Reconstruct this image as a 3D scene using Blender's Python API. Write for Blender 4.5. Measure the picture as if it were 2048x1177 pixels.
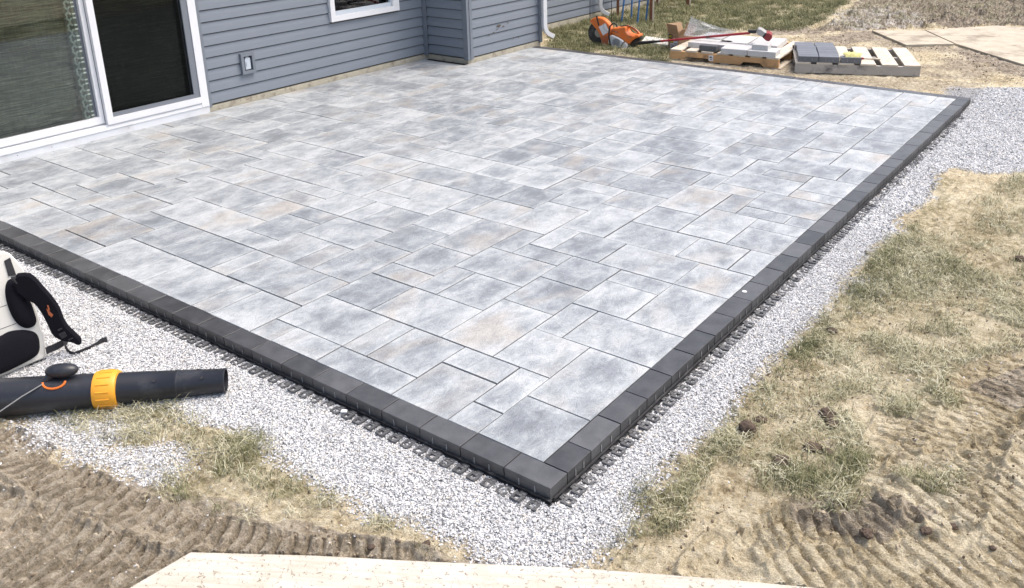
import bpy, bmesh, math, random
import numpy as np
from mathutils import Vector, Matrix, Euler
random.seed(7); rng = np.random.default_rng(7)
SC = bpy.context.scene
for o in list(bpy.data.objects): bpy.data.objects.remove(o)
COL = SC.collection
# ------------------------------------------------------------------ camera
CAMP = np.array([1.43980, -1.97260, 1.94100]); FPX, CXP, CYP = 1767.38, 1084.42, 362.103
YAW, PITCH, ROLL = -0.635, 0.336, -0.017
def _basis():
    f = np.array([math.sin(YAW)*math.cos(PITCH), math.cos(YAW)*math.cos(PITCH), -math.sin(PITCH)])
    r = np.array([math.cos(YAW), -math.sin(YAW), 0.0]); u = np.cross(r, f)
    c, s = math.cos(ROLL), math.sin(ROLL)
    return c*r+s*u, -s*r+c*u, f
BR, BU, BF = _basis()
cam = bpy.data.cameras.new('camera'); camo = bpy.data.objects.new('camera', cam); COL.objects.link(camo)
camo.matrix_world = Matrix(((BR[0], BU[0], -BF[0], CAMP[0]), (BR[1], BU[1], -BF[1], CAMP[1]), (BR[2], BU[2], -BF[2], CAMP[2]), (0, 0, 0, 1)))
cam.sensor_width = 36; cam.lens = FPX/2048*36; cam.shift_x = (1024-CXP)/2048; cam.shift_y = (CYP-588.5)/2048
cam.clip_start = .05; cam.clip_end = 2000
SC.camera = camo
# ------------------------------------------------------------------ light
SUN_EL, SUN_AZ = math.radians(62), math.radians(46)     # azimuth measured from +x towards +y
w = bpy.data.worlds.new('World'); SC.world = w; w.use_nodes = True
nt = w.node_tree; bg = nt.nodes['Background']
sky = nt.nodes.new('ShaderNodeTexSky'); sky.sky_type = 'NISHITA'; sky.sun_disc = False
sky.sun_elevation = SUN_EL; sky.sun_rotation = math.pi/2-SUN_AZ
sky.air_density = 1.0; sky.dust_density = 6.0; sky.ozone_density = 1.0
nt.links.new(sky.outputs[0], bg.inputs[0]); bg.inputs[1].default_value = 0.15
sl = bpy.data.lights.new('sun', 'SUN'); sl.energy = 1.0; sl.angle = math.radians(42); sl.color = (1, .96, .9)
so = bpy.data.objects.new('sun', sl); COL.objects.link(so)
sd = Vector((math.cos(SUN_EL)*math.cos(SUN_AZ), math.cos(SUN_EL)*math.sin(SUN_AZ), math.sin(SUN_EL)))
so.rotation_euler = sd.to_track_quat('Z', 'Y').to_euler(); so.location = (3, 3, 6)
SC.view_settings.view_transform = 'Standard'; SC.view_settings.look = 'None'; SC.view_settings.gamma = 1
SC.view_settings.use_curve_mapping = False; SC.view_settings.exposure = 0.82
# ------------------------------------------------------------------ helpers
def ray(px, py): return BF+(px-CXP)/FPX*BR-(py-CYP)/FPX*BU
def P(px, py, z=-.062):
    d = ray(px, py); t = (z-CAMP[2])/d[2]; return CAMP+t*d
def PP(px, py, p0, n):
    d = ray(px, py); n = np.array(n); t = ((np.array(p0)-CAMP)@n)/(d@n); return CAMP+t*d
def tag(o, label=None, cat=None, group=None, kind=None):
    for k, v in (('label', label), ('category', cat), ('group', group), ('kind', kind)):
        if v: o[k] = v
    return o
def empty(name, loc=(0, 0, 0), rz=0, parent=None):
    o = bpy.data.objects.new(name, None); COL.objects.link(o); o.location = loc; o.rotation_euler = (0, 0, rz)
    o.empty_display_size = .1
    if parent: o.parent = parent
    return o
class MB:
    def __init__(s): s.v = []; s.f = []; s.m = []
    def add(s, vs, fs, mi=0):
        b = len(s.v); s.v += [tuple(map(float, v)) for v in vs]; s.f += [tuple(b+i for i in f) for f in fs]; s.m += [mi]*len(fs)
    def box(s, a, b, mi=0, M=None, ch=0):
        x0, y0, z0 = a; x1, y1, z1 = b
        if ch:
            vs = []
            for z, c in ((z0, 0), (z1-ch, 0), (z1, ch)): vs += [(x0+c, y0+c, z), (x1-c, y0+c, z), (x1-c, y1-c, z), (x0+c, y1-c, z)]
            fs = [(3, 2, 1, 0), (8, 9, 10, 11)]
            for k in (0, 4):
                for i in range(4): j = (i+1) % 4; fs.append((k+i, k+j, k+4+j, k+4+i))
        else:
            vs = [(x0, y0, z0), (x1, y0, z0), (x1, y1, z0), (x0, y1, z0), (x0, y0, z1), (x1, y0, z1), (x1, y1, z1), (x0, y1, z1)]
            fs = [(3, 2, 1, 0), (4, 5, 6, 7), (0, 1, 5, 4), (1, 2, 6, 5), (2, 3, 7, 6), (3, 0, 4, 7)]
        if M is not None: vs = [tuple(M @ Vector(v)) for v in vs]
        s.add(vs, fs, mi)
    def prism(s, poly, M, t, mi=0, bev=0):
        # poly 2D (u,v) counter-clockwise, extruded along local z from 0 to t ; bev = inset of the front edge
        n = len(poly); c = np.mean(np.array(poly), 0)
        rings = [(0, 0), (t-bev, 0), (t, bev)] if bev else [(0, 0), (t, 0)]
        vs = []
        for z, ins in rings:
            for i, q in enumerate(poly):
                if ins:
                    a = np.array(poly[i-1]); b = np.array(poly[(i+1) % n]); e = b-a; nn = np.array([-e[1], e[0]])/(np.linalg.norm(e)+1e-9)
                    q = np.array(q)+nn*ins
                vs.append(tuple(M @ Vector((q[0], q[1], z))))
        fs = [tuple(range(n-1, -1, -1)), tuple(range((len(rings)-1)*n, len(rings)*n))]
        for k in range(len(rings)-1):
            for i in range(n): j = (i+1) % n; fs.append((k*n+i, k*n+j, (k+1)*n+j, (k+1)*n+i))
        s.add(vs, fs, mi)
    def tube(s, pts, rad, n=10, mi=0, cap=True):
        pts = [Vector(p) for p in pts]; R = rad if hasattr(rad, '__len__') else [rad]*len(pts)
        t0 = (pts[1]-pts[0]).normalized(); up = Vector((0, 0, 1)) if abs(t0.z) < .9 else Vector((1, 0, 0))
        a = t0.cross(up).normalized(); vs = []; fs = []
        for i, p in enumerate(pts):
            t = (pts[min(i+1, len(pts)-1)]-pts[max(i-1, 0)]).normalized()
            a = (a-t*a.dot(t)).normalized(); b = t.cross(a)
            for k in range(n):
                th = 2*math.pi*k/n; vs.append(p+(a*math.cos(th)+b*math.sin(th))*R[i])
        for i in range(len(pts)-1):
            for k in range(n):
                k2 = (k+1) % n; fs.append((i*n+k, i*n+k2, (i+1)*n+k2, (i+1)*n+k))
        if cap: fs += [tuple(range(n-1, -1, -1)), tuple(range((len(pts)-1)*n, len(pts)*n))]
        s.add(vs, fs, mi)
    def ribbon(s, pts, wdir, w, th, mi=0):
        # flat band through pts, width along wdir (vector or list), thickness th
        vs = []; n = len(pts)
        for i in range(n):
            p = Vector(pts[i]); t = (Vector(pts[min(i+1, n-1)])-Vector(pts[max(i-1, 0)])).normalized()
            wd = Vector(wdir[i] if isinstance(wdir, list) else wdir); wd = (wd-t*wd.dot(t)).normalized(); nn = t.cross(wd)
            ww = w[i] if hasattr(w, '__len__') else w
            for a, b in ((-1, -1), (1, -1), (1, 1), (-1, 1)): vs.append(p+wd*(a*ww/2)+nn*(b*th/2))
        fs = [(3, 2, 1, 0), tuple(4*(n-1)+k for k in range(4))]
        for i in range(n-1):
            for k in range(4): k2 = (k+1) % 4; fs.append((4*i+k, 4*i+k2, 4*i+4+k2, 4*i+4+k))
        s.add(vs, fs, mi)
    def mesh(s, name, mats):
        me = bpy.data.meshes.new(name); me.from_pydata(s.v, [], s.f)
        for m in (mats if isinstance(mats, (list, tuple)) else [mats]): me.materials.append(m)
        if any(s.m): me.polygons.foreach_set('material_index', s.m)
        me.update(); return me
    def build(s, name, mats, parent=None, smooth=False, loc=None):
        me = s.mesh(name, mats)
        bm = bmesh.new(); bm.from_mesh(me); bmesh.ops.recalc_face_normals(bm, faces=bm.faces); bm.to_mesh(me); bm.free()
        if smooth:
            me.polygons.foreach_set('use_smooth', [True]*len(me.polygons)); me.set_sharp_from_angle(angle=math.radians(40))
        return put(name, me, parent, loc)
def put(name, me, parent=None, loc=None):
    o = bpy.data.objects.new(name, me); COL.objects.link(o)
    if parent: o.parent = parent
    if loc is not None: o.location = loc
    return o
# numpy value noise (2D, smooth)
def vnoise(x, y, seed=0):
    xi = np.floor(x).astype(np.int64); yi = np.floor(y).astype(np.int64); xf = x-xi; yf = y-yi
    def h(a, b):
        n = (a*374761393+b*668265263+seed*144665) & 0x7fffffff; n = ((n ^ (n >> 13))*1274126177) & 0x7fffffff
        return ((n ^ (n >> 16)) & 0xffff)/65535.0
    u = xf*xf*(3-2*xf); v = yf*yf*(3-2*yf)
    return (h(xi, yi)*(1-u)+h(xi+1, yi)*u)*(1-v)+(h(xi, yi+1)*(1-u)+h(xi+1, yi+1)*u)*v
def fbm(x, y, seed=0, oct=4):
    r = 0; a = .5; s = 0
    for k in range(oct): r = r+a*vnoise(x*2**k, y*2**k, seed+k*17); s += a; a *= .55
    return r/s
def inpoly(x, y, poly):
    ins = np.zeros(x.shape, bool); n = len(poly)
    for i in range(n):
        x1, y1 = poly[i]; x2, y2 = poly[(i+1) % n]
        c = ((y1 > y) != (y2 > y)) & (x < (x2-x1)*(y-y1)/((y2-y1) if y2 != y1 else 1e-9)+x1); ins ^= c
    return ins
# ------------------------------------------------------------------ materials
def mat(name, col=(.5, .5, .5), rough=.6, metal=0, spec=.5, bump=0, bscale=80, var=0, vscale=6, coat=0, dirt=None, dscale=5):
    m = bpy.data.materials.new(name); m.use_nodes = True; N = m.node_tree.nodes; L = m.node_tree.links; b = N['Principled BSDF']
    b.inputs['Roughness'].default_value = rough; b.inputs['Metallic'].default_value = metal; b.inputs['Specular IOR Level'].default_value = spec
    b.inputs['Coat Weight'].default_value = coat
    b.inputs['Base Color'].default_value = (*col, 1)
    tc = N.new('ShaderNodeTexCoord')
    if var or dirt:
        nz = N.new('ShaderNodeTexNoise'); nz.inputs['Scale'].default_value = vscale; nz.inputs['Detail'].default_value = 6; L.new(tc.outputs['Object'], nz.inputs['Vector'])
        mx = N.new('ShaderNodeMix'); mx.data_type = 'RGBA'; mx.inputs[6].default_value = (*[c*(1-var) for c in col], 1); mx.inputs[7].default_value = (*[min(1, c*(1+var)) for c in col], 1)
        L.new(nz.outputs[0], mx.inputs[0]); out = mx.outputs[2]
        if dirt:
            n2 = N.new('ShaderNodeTexNoise'); n2.inputs['Scale'].default_value = dscale; n2.inputs['Detail'].default_value = 8; n2.inputs['Roughness'].default_value = .7; L.new(tc.outputs['Object'], n2.inputs['Vector'])
            rp = N.new('ShaderNodeValToRGB'); rp.color_ramp.elements[0].position = .52; rp.color_ramp.elements[1].position = .72; L.new(n2.outputs[0], rp.inputs[0])
            m2 = N.new('ShaderNodeMix'); m2.data_type = 'RGBA'; m2.inputs[7].default_value = (*dirt, 1); L.new(out, m2.inputs[6]); L.new(rp.outputs[0], m2.inputs[0]); out = m2.outputs[2]
        L.new(out, b.inputs['Base Color'])
    if bump:
        n3 = N.new('ShaderNodeTexNoise'); n3.inputs['Scale'].default_value = bscale; n3.inputs['Detail'].default_value = 4; L.new(tc.outputs['Object'], n3.inputs['Vector'])
        bp = N.new('ShaderNodeBump'); bp.inputs['Strength'].default_value = bump; bp.inputs['Distance'].default_value = .004; L.new(n3.outputs[0], bp.inputs['Height']); L.new(bp.outputs[0], b.inputs['Normal'])
    return m
def ramp(N, L, src, stops):
    r = N.new('ShaderNodeValToRGB'); cr = r.color_ramp
    while len(cr.elements) < len(stops): cr.elements.new(.5)
    for e, (p, c) in zip(cr.elements, stops): e.position = p; e.color = (*c, 1) if len(c) == 3 else c
    L.new(src, r.inputs[0]); return r.outputs[0]
def mth(N, L, op, a, b=None, c=None, clamp=False):
    n = N.new('ShaderNodeMath'); n.operation = op; n.use_clamp = clamp
    for i, v in enumerate((a, b, c)):
        if v is None: continue
        if isinstance(v, (int, float)): n.inputs[i].default_value = v
        else: L.new(v, n.inputs[i])
    return n.outputs[0]
def mixc(N, L, f, a, b, blend='MIX'):
    n = N.new('ShaderNodeMix'); n.data_type = 'RGBA'; n.blend_type = blend
    for i, v in ((0, f), (6, a), (7, b)):
        if isinstance(v, (int, float)): n.inputs[i].default_value = v
        elif isinstance(v, tuple): n.inputs[i].default_value = (*v, 1)
        else: L.new(v, n.inputs[i])
    return n.outputs[2]
def noise(N, L, vec, scale, detail=4, rough=.5, dist=0):
    n = N.new('ShaderNodeTexNoise'); n.inputs['Scale'].default_value = scale; n.inputs['Detail'].default_value = detail
    n.inputs['Roughness'].default_value = rough; n.inputs['Distortion'].default_value = dist
    if vec: L.new(vec, n.inputs['Vector'])
    return n.outputs[0]

def stone_mat():
    m = bpy.data.materials.new('slate_paver'); m.use_nodes = True; N = m.node_tree.nodes; L = m.node_tree.links; b = N['Principled BSDF']
    tc = N.new('ShaderNodeTexCoord'); oi = N.new('ShaderNodeObjectInfo')
    off = N.new('ShaderNodeVectorMath'); off.operation = 'MULTIPLY_ADD'
    cmb = N.new('ShaderNodeCombineXYZ')
    for i, k in enumerate((37.0, 91.0, 53.0)): L.new(mth(N, L, 'MULTIPLY', oi.outputs['Random'], k), cmb.inputs[i])
    L.new(tc.outputs['Object'], off.inputs[0]); off.inputs[1].default_value = (1, 1, 1); L.new(cmb.outputs[0], off.inputs[2])
    def sc(x, y, z=1):
        n = N.new('ShaderNodeVectorMath'); n.operation = 'MULTIPLY'; L.new(off.outputs[0], n.inputs[0]); n.inputs[1].default_value = (x, y, z); return n.outputs[0]
    big = noise(N, L, sc(8.0, 5.6), 1, 5, .62, .35)
    stre = noise(N, L, sc(30, 13), 1, 9, .76, .9)
    fine = noise(N, L, sc(1, 1), 260, 3, .6)
    warm = noise(N, L, sc(5, 3), 1.0, 3, .5, .3)
    v = mth(N, L, 'ADD', mth(N, L, 'MULTIPLY', big, .56), mth(N, L, 'MULTIPLY', stre, .34))
    wn = N.new('ShaderNodeTexWhiteNoise'); wn.noise_dimensions = '1D'; L.new(mth(N, L, 'MULTIPLY', oi.outputs['Random'], 7.3), wn.inputs['W'])
    rnd = mth(N, L, 'MULTIPLY_ADD', wn.outputs[0], .12, .000)
    v = mth(N, L, 'ADD', v, rnd)
    # cast faces are paler towards their rims
    gs = N.new('ShaderNodeSeparateXYZ'); L.new(tc.outputs['Generated'], gs.inputs[0])
    ex = mth(N, L, 'ABSOLUTE', mth(N, L, 'SUBTRACT', gs.outputs[0], .5)); ey = mth(N, L, 'ABSOLUTE', mth(N, L, 'SUBTRACT', gs.outputs[1], .5))
    rim = mth(N, L, 'MULTIPLY_ADD', mth(N, L, 'MAXIMUM', ex, ey), 5.0, -1.75, True)
    v = mth(N, L, 'ADD', v, mth(N, L, 'MULTIPLY_ADD', rim, .085, -.035))
    vn = noise(N, L, sc(11, 7), 1, 8, .62, 2.2); vein = mth(N, L, 'ABSOLUTE', mth(N, L, 'SUBTRACT', vn, .5))
    base = ramp(N, L, v, [(.34, (.185, .206, .228)), (.43, (.27, .298, .322)), (.50, (.365, .396, .418)), (.60, (.50, .53, .545))])
    wm = ramp(N, L, warm, [(.50, (0, 0, 0)), (.68, (1, 1, 1))])
    rr = N.new('ShaderNodeTexWhiteNoise'); rr.noise_dimensions = '1D'; L.new(oi.outputs['Random'], rr.inputs['W'])
    wf = mth(N, L, 'MULTIPLY', wm, ramp(N, L, rr.outputs[0], [(.35, (.05, .05, .05)), (1.0, (.72, .72, .72))]))
    base = mixc(N, L, wf, base, mixc(N, L, .62, base, (.46, .39, .31)))
    base = mixc(N, L, .8, base, mixc(N, L, ramp(N, L, fine, [(.3, (0, 0, 0)), (.7, (1, 1, 1))]), (.68, .68, .68), (1.12, 1.12, 1.12)), 'MULTIPLY')
    # pale mineral flecks
    fl = noise(N, L, sc(60, 34), 1, 6, .75, 1.2)
    ff = mth(N, L, 'MULTIPLY', ramp(N, L, fl, [(.62, (0, 0, 0)), (.70, (1, 1, 1))]), .5)
    base = mixc(N, L, ff, base, (.66, .67, .68))
    base = mixc(N, L, ramp(N, L, vein, [(.0, (.42, .42, .42)), (.012, (0, 0, 0))]), base, (.15, .16, .17))
    L.new(base, b.inputs['Base Color']); b.inputs['Roughness'].default_value = .50; b.inputs['Specular IOR Level'].default_value = .6
    bp = N.new('ShaderNodeBump'); bp.inputs['Strength'].default_value = .55; bp.inputs['Distance'].default_value = .005
    L.new(mth(N, L, 'ADD', mth(N, L, 'ADD', stre, mth(N, L, 'MULTIPLY', fine, .3)), mth(N, L, 'MINIMUM', mth(N, L, 'MULTIPLY', vein, 5.0), .35)), bp.inputs['Height']); L.new(bp.outputs[0], b.inputs['Normal'])
    return m
M = {}
M['stone'] = stone_mat()
def brick_mat(name, lo, hi):
    m = bpy.data.materials.new(name); m.use_nodes = True; N = m.node_tree.nodes; L = m.node_tree.links; b = N['Principled BSDF']
    tc = N.new('ShaderNodeTexCoord'); oi = N.new('ShaderNodeObjectInfo')
    cmb = N.new('ShaderNodeVectorMath'); cmb.operation = 'ADD'; L.new(tc.outputs['Object'], cmb.inputs[0]); L.new(mth(N, L, 'MULTIPLY', oi.outputs['Random'], 40), cmb.inputs[1])
    v = mth(N, L, 'ADD', mth(N, L, 'MULTIPLY', noise(N, L, cmb.outputs[0], 13, 5, .65), .7), mth(N, L, 'MULTIPLY', oi.outputs['Random'], .3))
    c = mixc(N, L, ramp(N, L, v, [(.3, (0, 0, 0)), (.75, (1, 1, 1))]), lo, hi)
    f = noise(N, L, cmb.outputs[0], 420, 2, .6)
    c = mixc(N, L, .7, c, mixc(N, L, f, (.35, .35, .35), (1.4, 1.4, 1.4)), 'MULTIPLY')
    L.new(c, b.inputs['Base Color']); b.inputs['Roughness'].default_value = .40; b.inputs['Specular IOR Level'].default_value = .85
    bp = N.new('ShaderNodeBump'); bp.inputs['Strength'].default_value = .35; bp.inputs['Distance'].default_value = .002; L.new(f, bp.inputs['Height']); L.new(bp.outputs[0], b.inputs['Normal'])
    return m
M['brick'] = brick_mat('charcoal_paver', (.030, .031, .033), (.105, .108, .112))
M['brick_wear'] = mat('worn_nib', (.38, .38, .38), .8)
M['slab'] = brick_mat('grey_concrete_slab', (.52, .515, .50), (.70, .70, .69))
M['brick_sheen'] = brick_mat('sheen_tinted_charcoal_brick', (.10, .108, .125), (.17, .18, .20))  # charcoal lightened all over: grazing sky sheen put into the base colour
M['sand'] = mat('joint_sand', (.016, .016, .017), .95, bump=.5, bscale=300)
M['plastic'] = mat('black_edging_plastic', (.022, .023, .026), .42, var=.3, vscale=20, dirt=(.10, .10, .10), dscale=30)
M['tab'] = mat('dusty_edging_tab', (.085, .088, .092), .5, var=.3, vscale=25, dirt=(.26, .26, .26), dscale=40)
def siding_mat():
    m = mat('vinyl_siding', (.195, .224, .262), .48, spec=.4, var=.06, vscale=3); return m
M['siding'] = siding_mat()
M['trim'] = mat('siding_corner_trim', (.17, .195, .228), .5, var=.05)
M['white'] = mat('white_vinyl_frame', (.72, .735, .76), .4, var=.02, vscale=4)
M['kick'] = mat('white_metal_flashing', (.66, .685, .72), .45, var=.05, vscale=6, dirt=(.55, .56, .57), dscale=4)
M['screenframe'] = mat('grey_screen_frame', (.17, .19, .22), .45)
M['concrete'] = mat('foundation_concrete', (.42, .39, .31), .9, bump=.6, bscale=60, var=.28, vscale=12, dirt=(.16, .13, .10), dscale=9)
M['interior'] = mat('interior_paint', (.10, .10, .09), .9)
M['roof'] = mat('roof_shingle', (.08, .08, .085), .9, bump=.5)
def glass_mat(name, tint=(.93, .97, .95)):
    m = bpy.data.materials.new(name); m.use_nodes = True; N = m.node_tree.nodes; L = m.node_tree.links; N.remove(N['Principled BSDF'])
    t = N.new('ShaderNodeBsdfTransparent'); t.inputs[0].default_value = (*tint, 1); g = N.new('ShaderNodeBsdfGlossy'); g.inputs['Roughness'].default_value = .01
    fr = N.new('ShaderNodeFresnel'); fr.inputs[0].default_value = 1.65
    mx = N.new('ShaderNodeMixShader'); L.new(mth(N, L, 'MULTIPLY_ADD', fr.outputs[0], 1.0, .0, True), mx.inputs[0]); L.new(t.outputs[0], mx.inputs[1]); L.new(g.outputs[0], mx.inputs[2])
    L.new(mx.outputs[0], N['Material Output'].inputs[0]); return m
M['glass'] = glass_mat('window_glass', (.88, .93, .90))
def screen_mat():
    m = bpy.data.materials.new('insect_screen'); m.use_nodes = True; N = m.node_tree.nodes; L = m.node_tree.links; b = N['Principled BSDF']
    b.inputs['Base Color'].default_value = (.004, .005, .005, 1); b.inputs['Roughness'].default_value = .9; b.inputs['Specular IOR Level'].default_value = .1
    t = N.new('ShaderNodeBsdfTransparent'); mx = N.new('ShaderNodeMixShader'); mx.inputs[0].default_value = .45
    L.new(t.outputs[0], mx.inputs[1]); L.new(b.outputs[0], mx.inputs[2]); L.new(mx.outputs[0], N['Material Output'].inputs[0]); return m
M['screen'] = screen_mat()
def curtain_mat():
    m = bpy.data.materials.new('slub_curtain'); m.use_nodes = True; N = m.node_tree.nodes; L = m.node_tree.links; b = N['Principled BSDF']
    tc = N.new('ShaderNodeTexCoord')
    def sc(y, z):
        n = N.new('ShaderNodeVectorMath'); n.operation = 'MULTIPLY'; L.new(tc.outputs['Object'], n.inputs[0]); n.inputs[1].default_value = (1, y, z); return n.outputs[0]
    a = noise(N, L, sc(5, 210), 1, 5, .75, .05); c = noise(N, L, sc(120, 14), 1, 2, .6); d = noise(N, L, sc(1.4, 3), 1, 2, .5)
    v = mth(N, L, 'ADD', mth(N, L, 'MULTIPLY', a, .68), mth(N, L, 'ADD', mth(N, L, 'MULTIPLY', c, .10), mth(N, L, 'MULTIPLY', d, .22)))
    L.new(ramp(N, L, v, [(.40, (.035, .037, .027)), (.49, (.14, .142, .11)), (.60, (.46, .46, .37))]), b.inputs['Base Color']); b.inputs['Roughness'].default_value = .95
    return m
M['curtain'] = curtain_mat()
M['lace'] = mat('pale_lace_print', (.80, .84, .82), .9)
M['galv'] = mat('white_downspout', (.82, .83, .84), .35, var=.03, dirt=(.6, .58, .54), dscale=5)
# ------------------------------------------------------------------ ground
def wpoly(pts, z=-.062): return [tuple(P(*q, z)[:2]) for q in pts]
GRAV = [wpoly([(-500, 250), (-500, 830), (0, 812), (100, 826), (300, 818), (345, 818), (395, 850), (480, 858), (530, 880), (560, 920), (630, 965), (690, 990), (760, 1030), (840, 1048), (880, 1062), (950, 1100), (990, 1128), (1060, 1148), (1140, 1148), (1165, 1105), (1230, 1080), (1262, 1030), (1290, 990), (1330, 930), (1400, 870), (1440, 840), (1475, 790), (1520, 740), (1560, 700), (1610, 655), (1640, 630), (1655, 590), (1700, 540), (1740, 500), (1790, 470), (1785, 440), (1850, 400), (1865, 350), (1900, 330), (1960, 345), (2048, 345), (2300, 330), (2300, 186), (2048, 184), (1955, 183), (1900, 180), (1850, 250), (1500, 560), (1105, 930), (600, 700), (200, 480), (0, 400)]),
        wpoly([(40, 850), (90, 828), (200, 835), (270, 850), (250, 885), (180, 890), (240, 905), (330, 885), (380, 915), (350, 950), (300, 975), (265, 965), (230, 945), (150, 925), (60, 890)]),
        wpoly([(1710, 560), (1750, 555), (1765, 580), (1730, 595), (1705, 585)])]
# scattered thin gravel far right
FARG = wpoly([(1655, 22), (1750, 16), (1830, 28), (1880, 50), (1800, 60), (1700, 60), (1655, 45)], -.03)
# grass density polygons  (points, weight, greenness)
GR = [([(1255, 1050), (1300, 960), (1420, 850), (1480, 770), (1580, 680), (1660, 590), (1730, 500), (1800, 460), (1850, 400), (1880, 350), (1920, 365), (1840, 460), (1760, 540), (1700, 640), (1640, 720), (1560, 800), (1500, 900), (1400, 960), (1370, 1020), (1310, 1090)], .92, .5),
      ([(1560, 720), (1700, 560), (1850, 420), (2048, 350), (2400, 350), (2400, 760), (2048, 700), (1930, 740), (1850, 790), (1700, 790), (1620, 830), (1540, 850)], .55, .06),
      ([(1800, 620), (1880, 640), (1890, 760), (1800, 770), (1760, 700)], .5, .5),
      ([(1400, 880), (1560, 870), (1680, 830), (1740, 900), (1720, 960), (1640, 1000), (1560, 1000), (1480, 960)], .48, .35),
      ([(1740, 750), (1860, 730), (1900, 800), (1880, 850), (1800, 830)], .5, .35),
      ([(1780, 960), (1900, 950), (1950, 990), (1860, 1010)], .45, .3),
      ([(1640, 980), (1700, 960), (1730, 1030), (1660, 1050)], .4, .3),
      ([(1180, 1110), (1260, 1060), (1330, 1120), (1260, 1150)], .35, .2),
      ([(365, 830), (420, 850), (520, 870), (580, 930), (640, 975), (640, 1010), (540, 985), (450, 950), (370, 915)], .95, .5),
      ([(280, 940), (380, 930), (430, 985), (390, 1015), (300, 1000)], .8, .45),
      ([(400, 950), (600, 980), (680, 1010), (640, 1060), (500, 1050), (380, 1010)], .32, .2),
      ([(110, 825), (360, 815), (390, 850), (380, 880), (280, 890), (170, 880), (120, 850)], .75, .3),
      ([(760, 1040), (850, 1045), (880, 1075), (780, 1070)], .4, .4),
      ([(690, 1080), (780, 1075), (900, 1090), (870, 1120), (720, 1115)], .12, .1)]
GRF = [([(1098, 60), (1098, 98), (1340, 128), (1345, 108), (1400, 70), (1480, 64), (1600, 62), (1650, 40), (1700, 0), (1700, -60), (1340, -60), (1180, 40)], .9, 1.35),
       ([(1600, 62), (1650, 60), (1760, 60), (1860, 40), (2048, 48), (2300, 60), (2300, -80), (1680, -80)], .10, .05)]
GRW = [(wpoly(a), b, c) for a, b, c in GR]+[(wpoly(a, -.03), b, c) for a, b, c in GRF]
DARK = [wpoly([(-300, 835), (40, 850), (140, 925), (260, 970), (360, 1000), (420, 1010), (560, 1050), (760, 1075), (1000, 1130), (1000, 1300), (-300, 1300)]),
        wpoly([(1560, 1010), (1700, 1000), (1800, 1010), (1870, 1040), (1780, 1080), (1690, 1090), (1600, 1060)]),
        wpoly([(1960, 780), (2048, 740), (2200, 740), (2200, 860), (2020, 830)])]
DARKF = [wpoly([(1600, 62), (1700, 20), (1760, -60), (2300, -80), (2300, 44), (1900, 55), (1780, 60)], -.03)]
def line_w(pts, z=-.062): return np.array([P(*q, z)[:2] for q in pts])
TRK = [  # centre line, half width, lug pitch, depth, chevron curvature
    (line_w([(-260, 760), (20, 900), (120, 965), (215, 1012), (345, 1060), (520, 1100), (700, 1122), (820, 1140)]), .095, .050, .030, .35),
    (line_w([(-300, 985), (0, 1095), (150, 1160), (300, 1240), (420, 1310)]), .21, .052, .030, .35),
    (line_w([(1560, 1190), (1760, 1140), (1900, 1085), (2060, 1000), (2250, 880)]), .30, .052, .025, -.25),
    (line_w([(1730, 1040), (1745, 960), (1800, 870), (1830, 790)]), .10, .050, .024, .3),
    (line_w([(1860, 1010), (1890, 930), (1930, 850), (1990, 790), (2100, 720)]), .17, .050, .024, .4),
    (line_w([(1500, 1110), (1580, 1060), (1690, 1080), (1800, 1060)]), .07, .048, .012, .2)]
def track(x, y, T):
    pts, hw, pitch, dep, chev = T
    best = np.full(x.shape, 1e9); s = np.zeros(x.shape); lat = np.zeros(x.shape); acc = 0
    for a, b in zip(pts[:-1], pts[1:]):
        d = b-a; Ln = np.linalg.norm(d); d = d/Ln; rx = x-a[0]; ry = y-a[1]
        t = np.clip(rx*d[0]+ry*d[1], 0, Ln); px = rx-t*d[0]; py = ry-t*d[1]; dist = np.hypot(px, py)
        sg = np.sign(px*-d[1]+py*d[0]); m = dist < best
        best[m] = dist[m]; s[m] = acc+t[m]; lat[m] = (sg*dist)[m]; acc += Ln
    inside = best < hw*1.25
    ph = s/pitch+chev*(lat/hw)**2*1.6+fbm(x*9, y*9, 5, 2)*.45
    w = ph-np.floor(ph); rid = np.clip(w/.30, 0, 1)**1.2*np.clip((1-w)/.10, 0, 1)*(.75+.25*w)
    brk = np.clip(fbm(x*13, y*13, 9, 4)*4.2-.8, .38, 1)
    edge = np.clip((hw-best)/(.02), 0, 1); lip = np.exp(-((best-hw)/.011)**2)*np.clip(fbm(x*7, y*7, 3, 3)*4-1.3, 0, 1)
    return edge*(rid*brk*dep-.014)+lip*.022
def gmask(x, y):
    dx = (fbm(x*9, y*9, 21, 3)-.5)*.10; dy = (fbm(x*9, y*9, 22, 3)-.5)*.10
    m = np.zeros(x.shape)
    ex = (fbm(x*40, y*40, 23, 2)-.5)*.05; ey = (fbm(x*40, y*40, 24, 2)-.5)*.05
    for k, p in enumerate(GRAV):
        a = sum(inpoly(x+dx*.7+ex+ox, y+dy*.7+ey+oy, p).astype(float) for ox, oy in ((0, 0), (.03, 0), (-.03, 0), (0, .03), (0, -.03), (.05, .05), (-.05, -.05)))/7
        m = np.maximum(m, a*(1. if k == 0 else .62))
    return m
def grassd(x, y):
    dx = (fbm(x*6, y*6, 31, 3)-.5)*.16; dy = (fbm(x*6, y*6, 32, 3)-.5)*.16
    d = np.zeros(x.shape); g = np.zeros(x.shape)
    for p, wt, gr in GRW:
        m = inpoly(x+dx, y+dy, p); better = m & (wt > d); d[better] = wt; g[better] = gr
    return d, g
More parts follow.
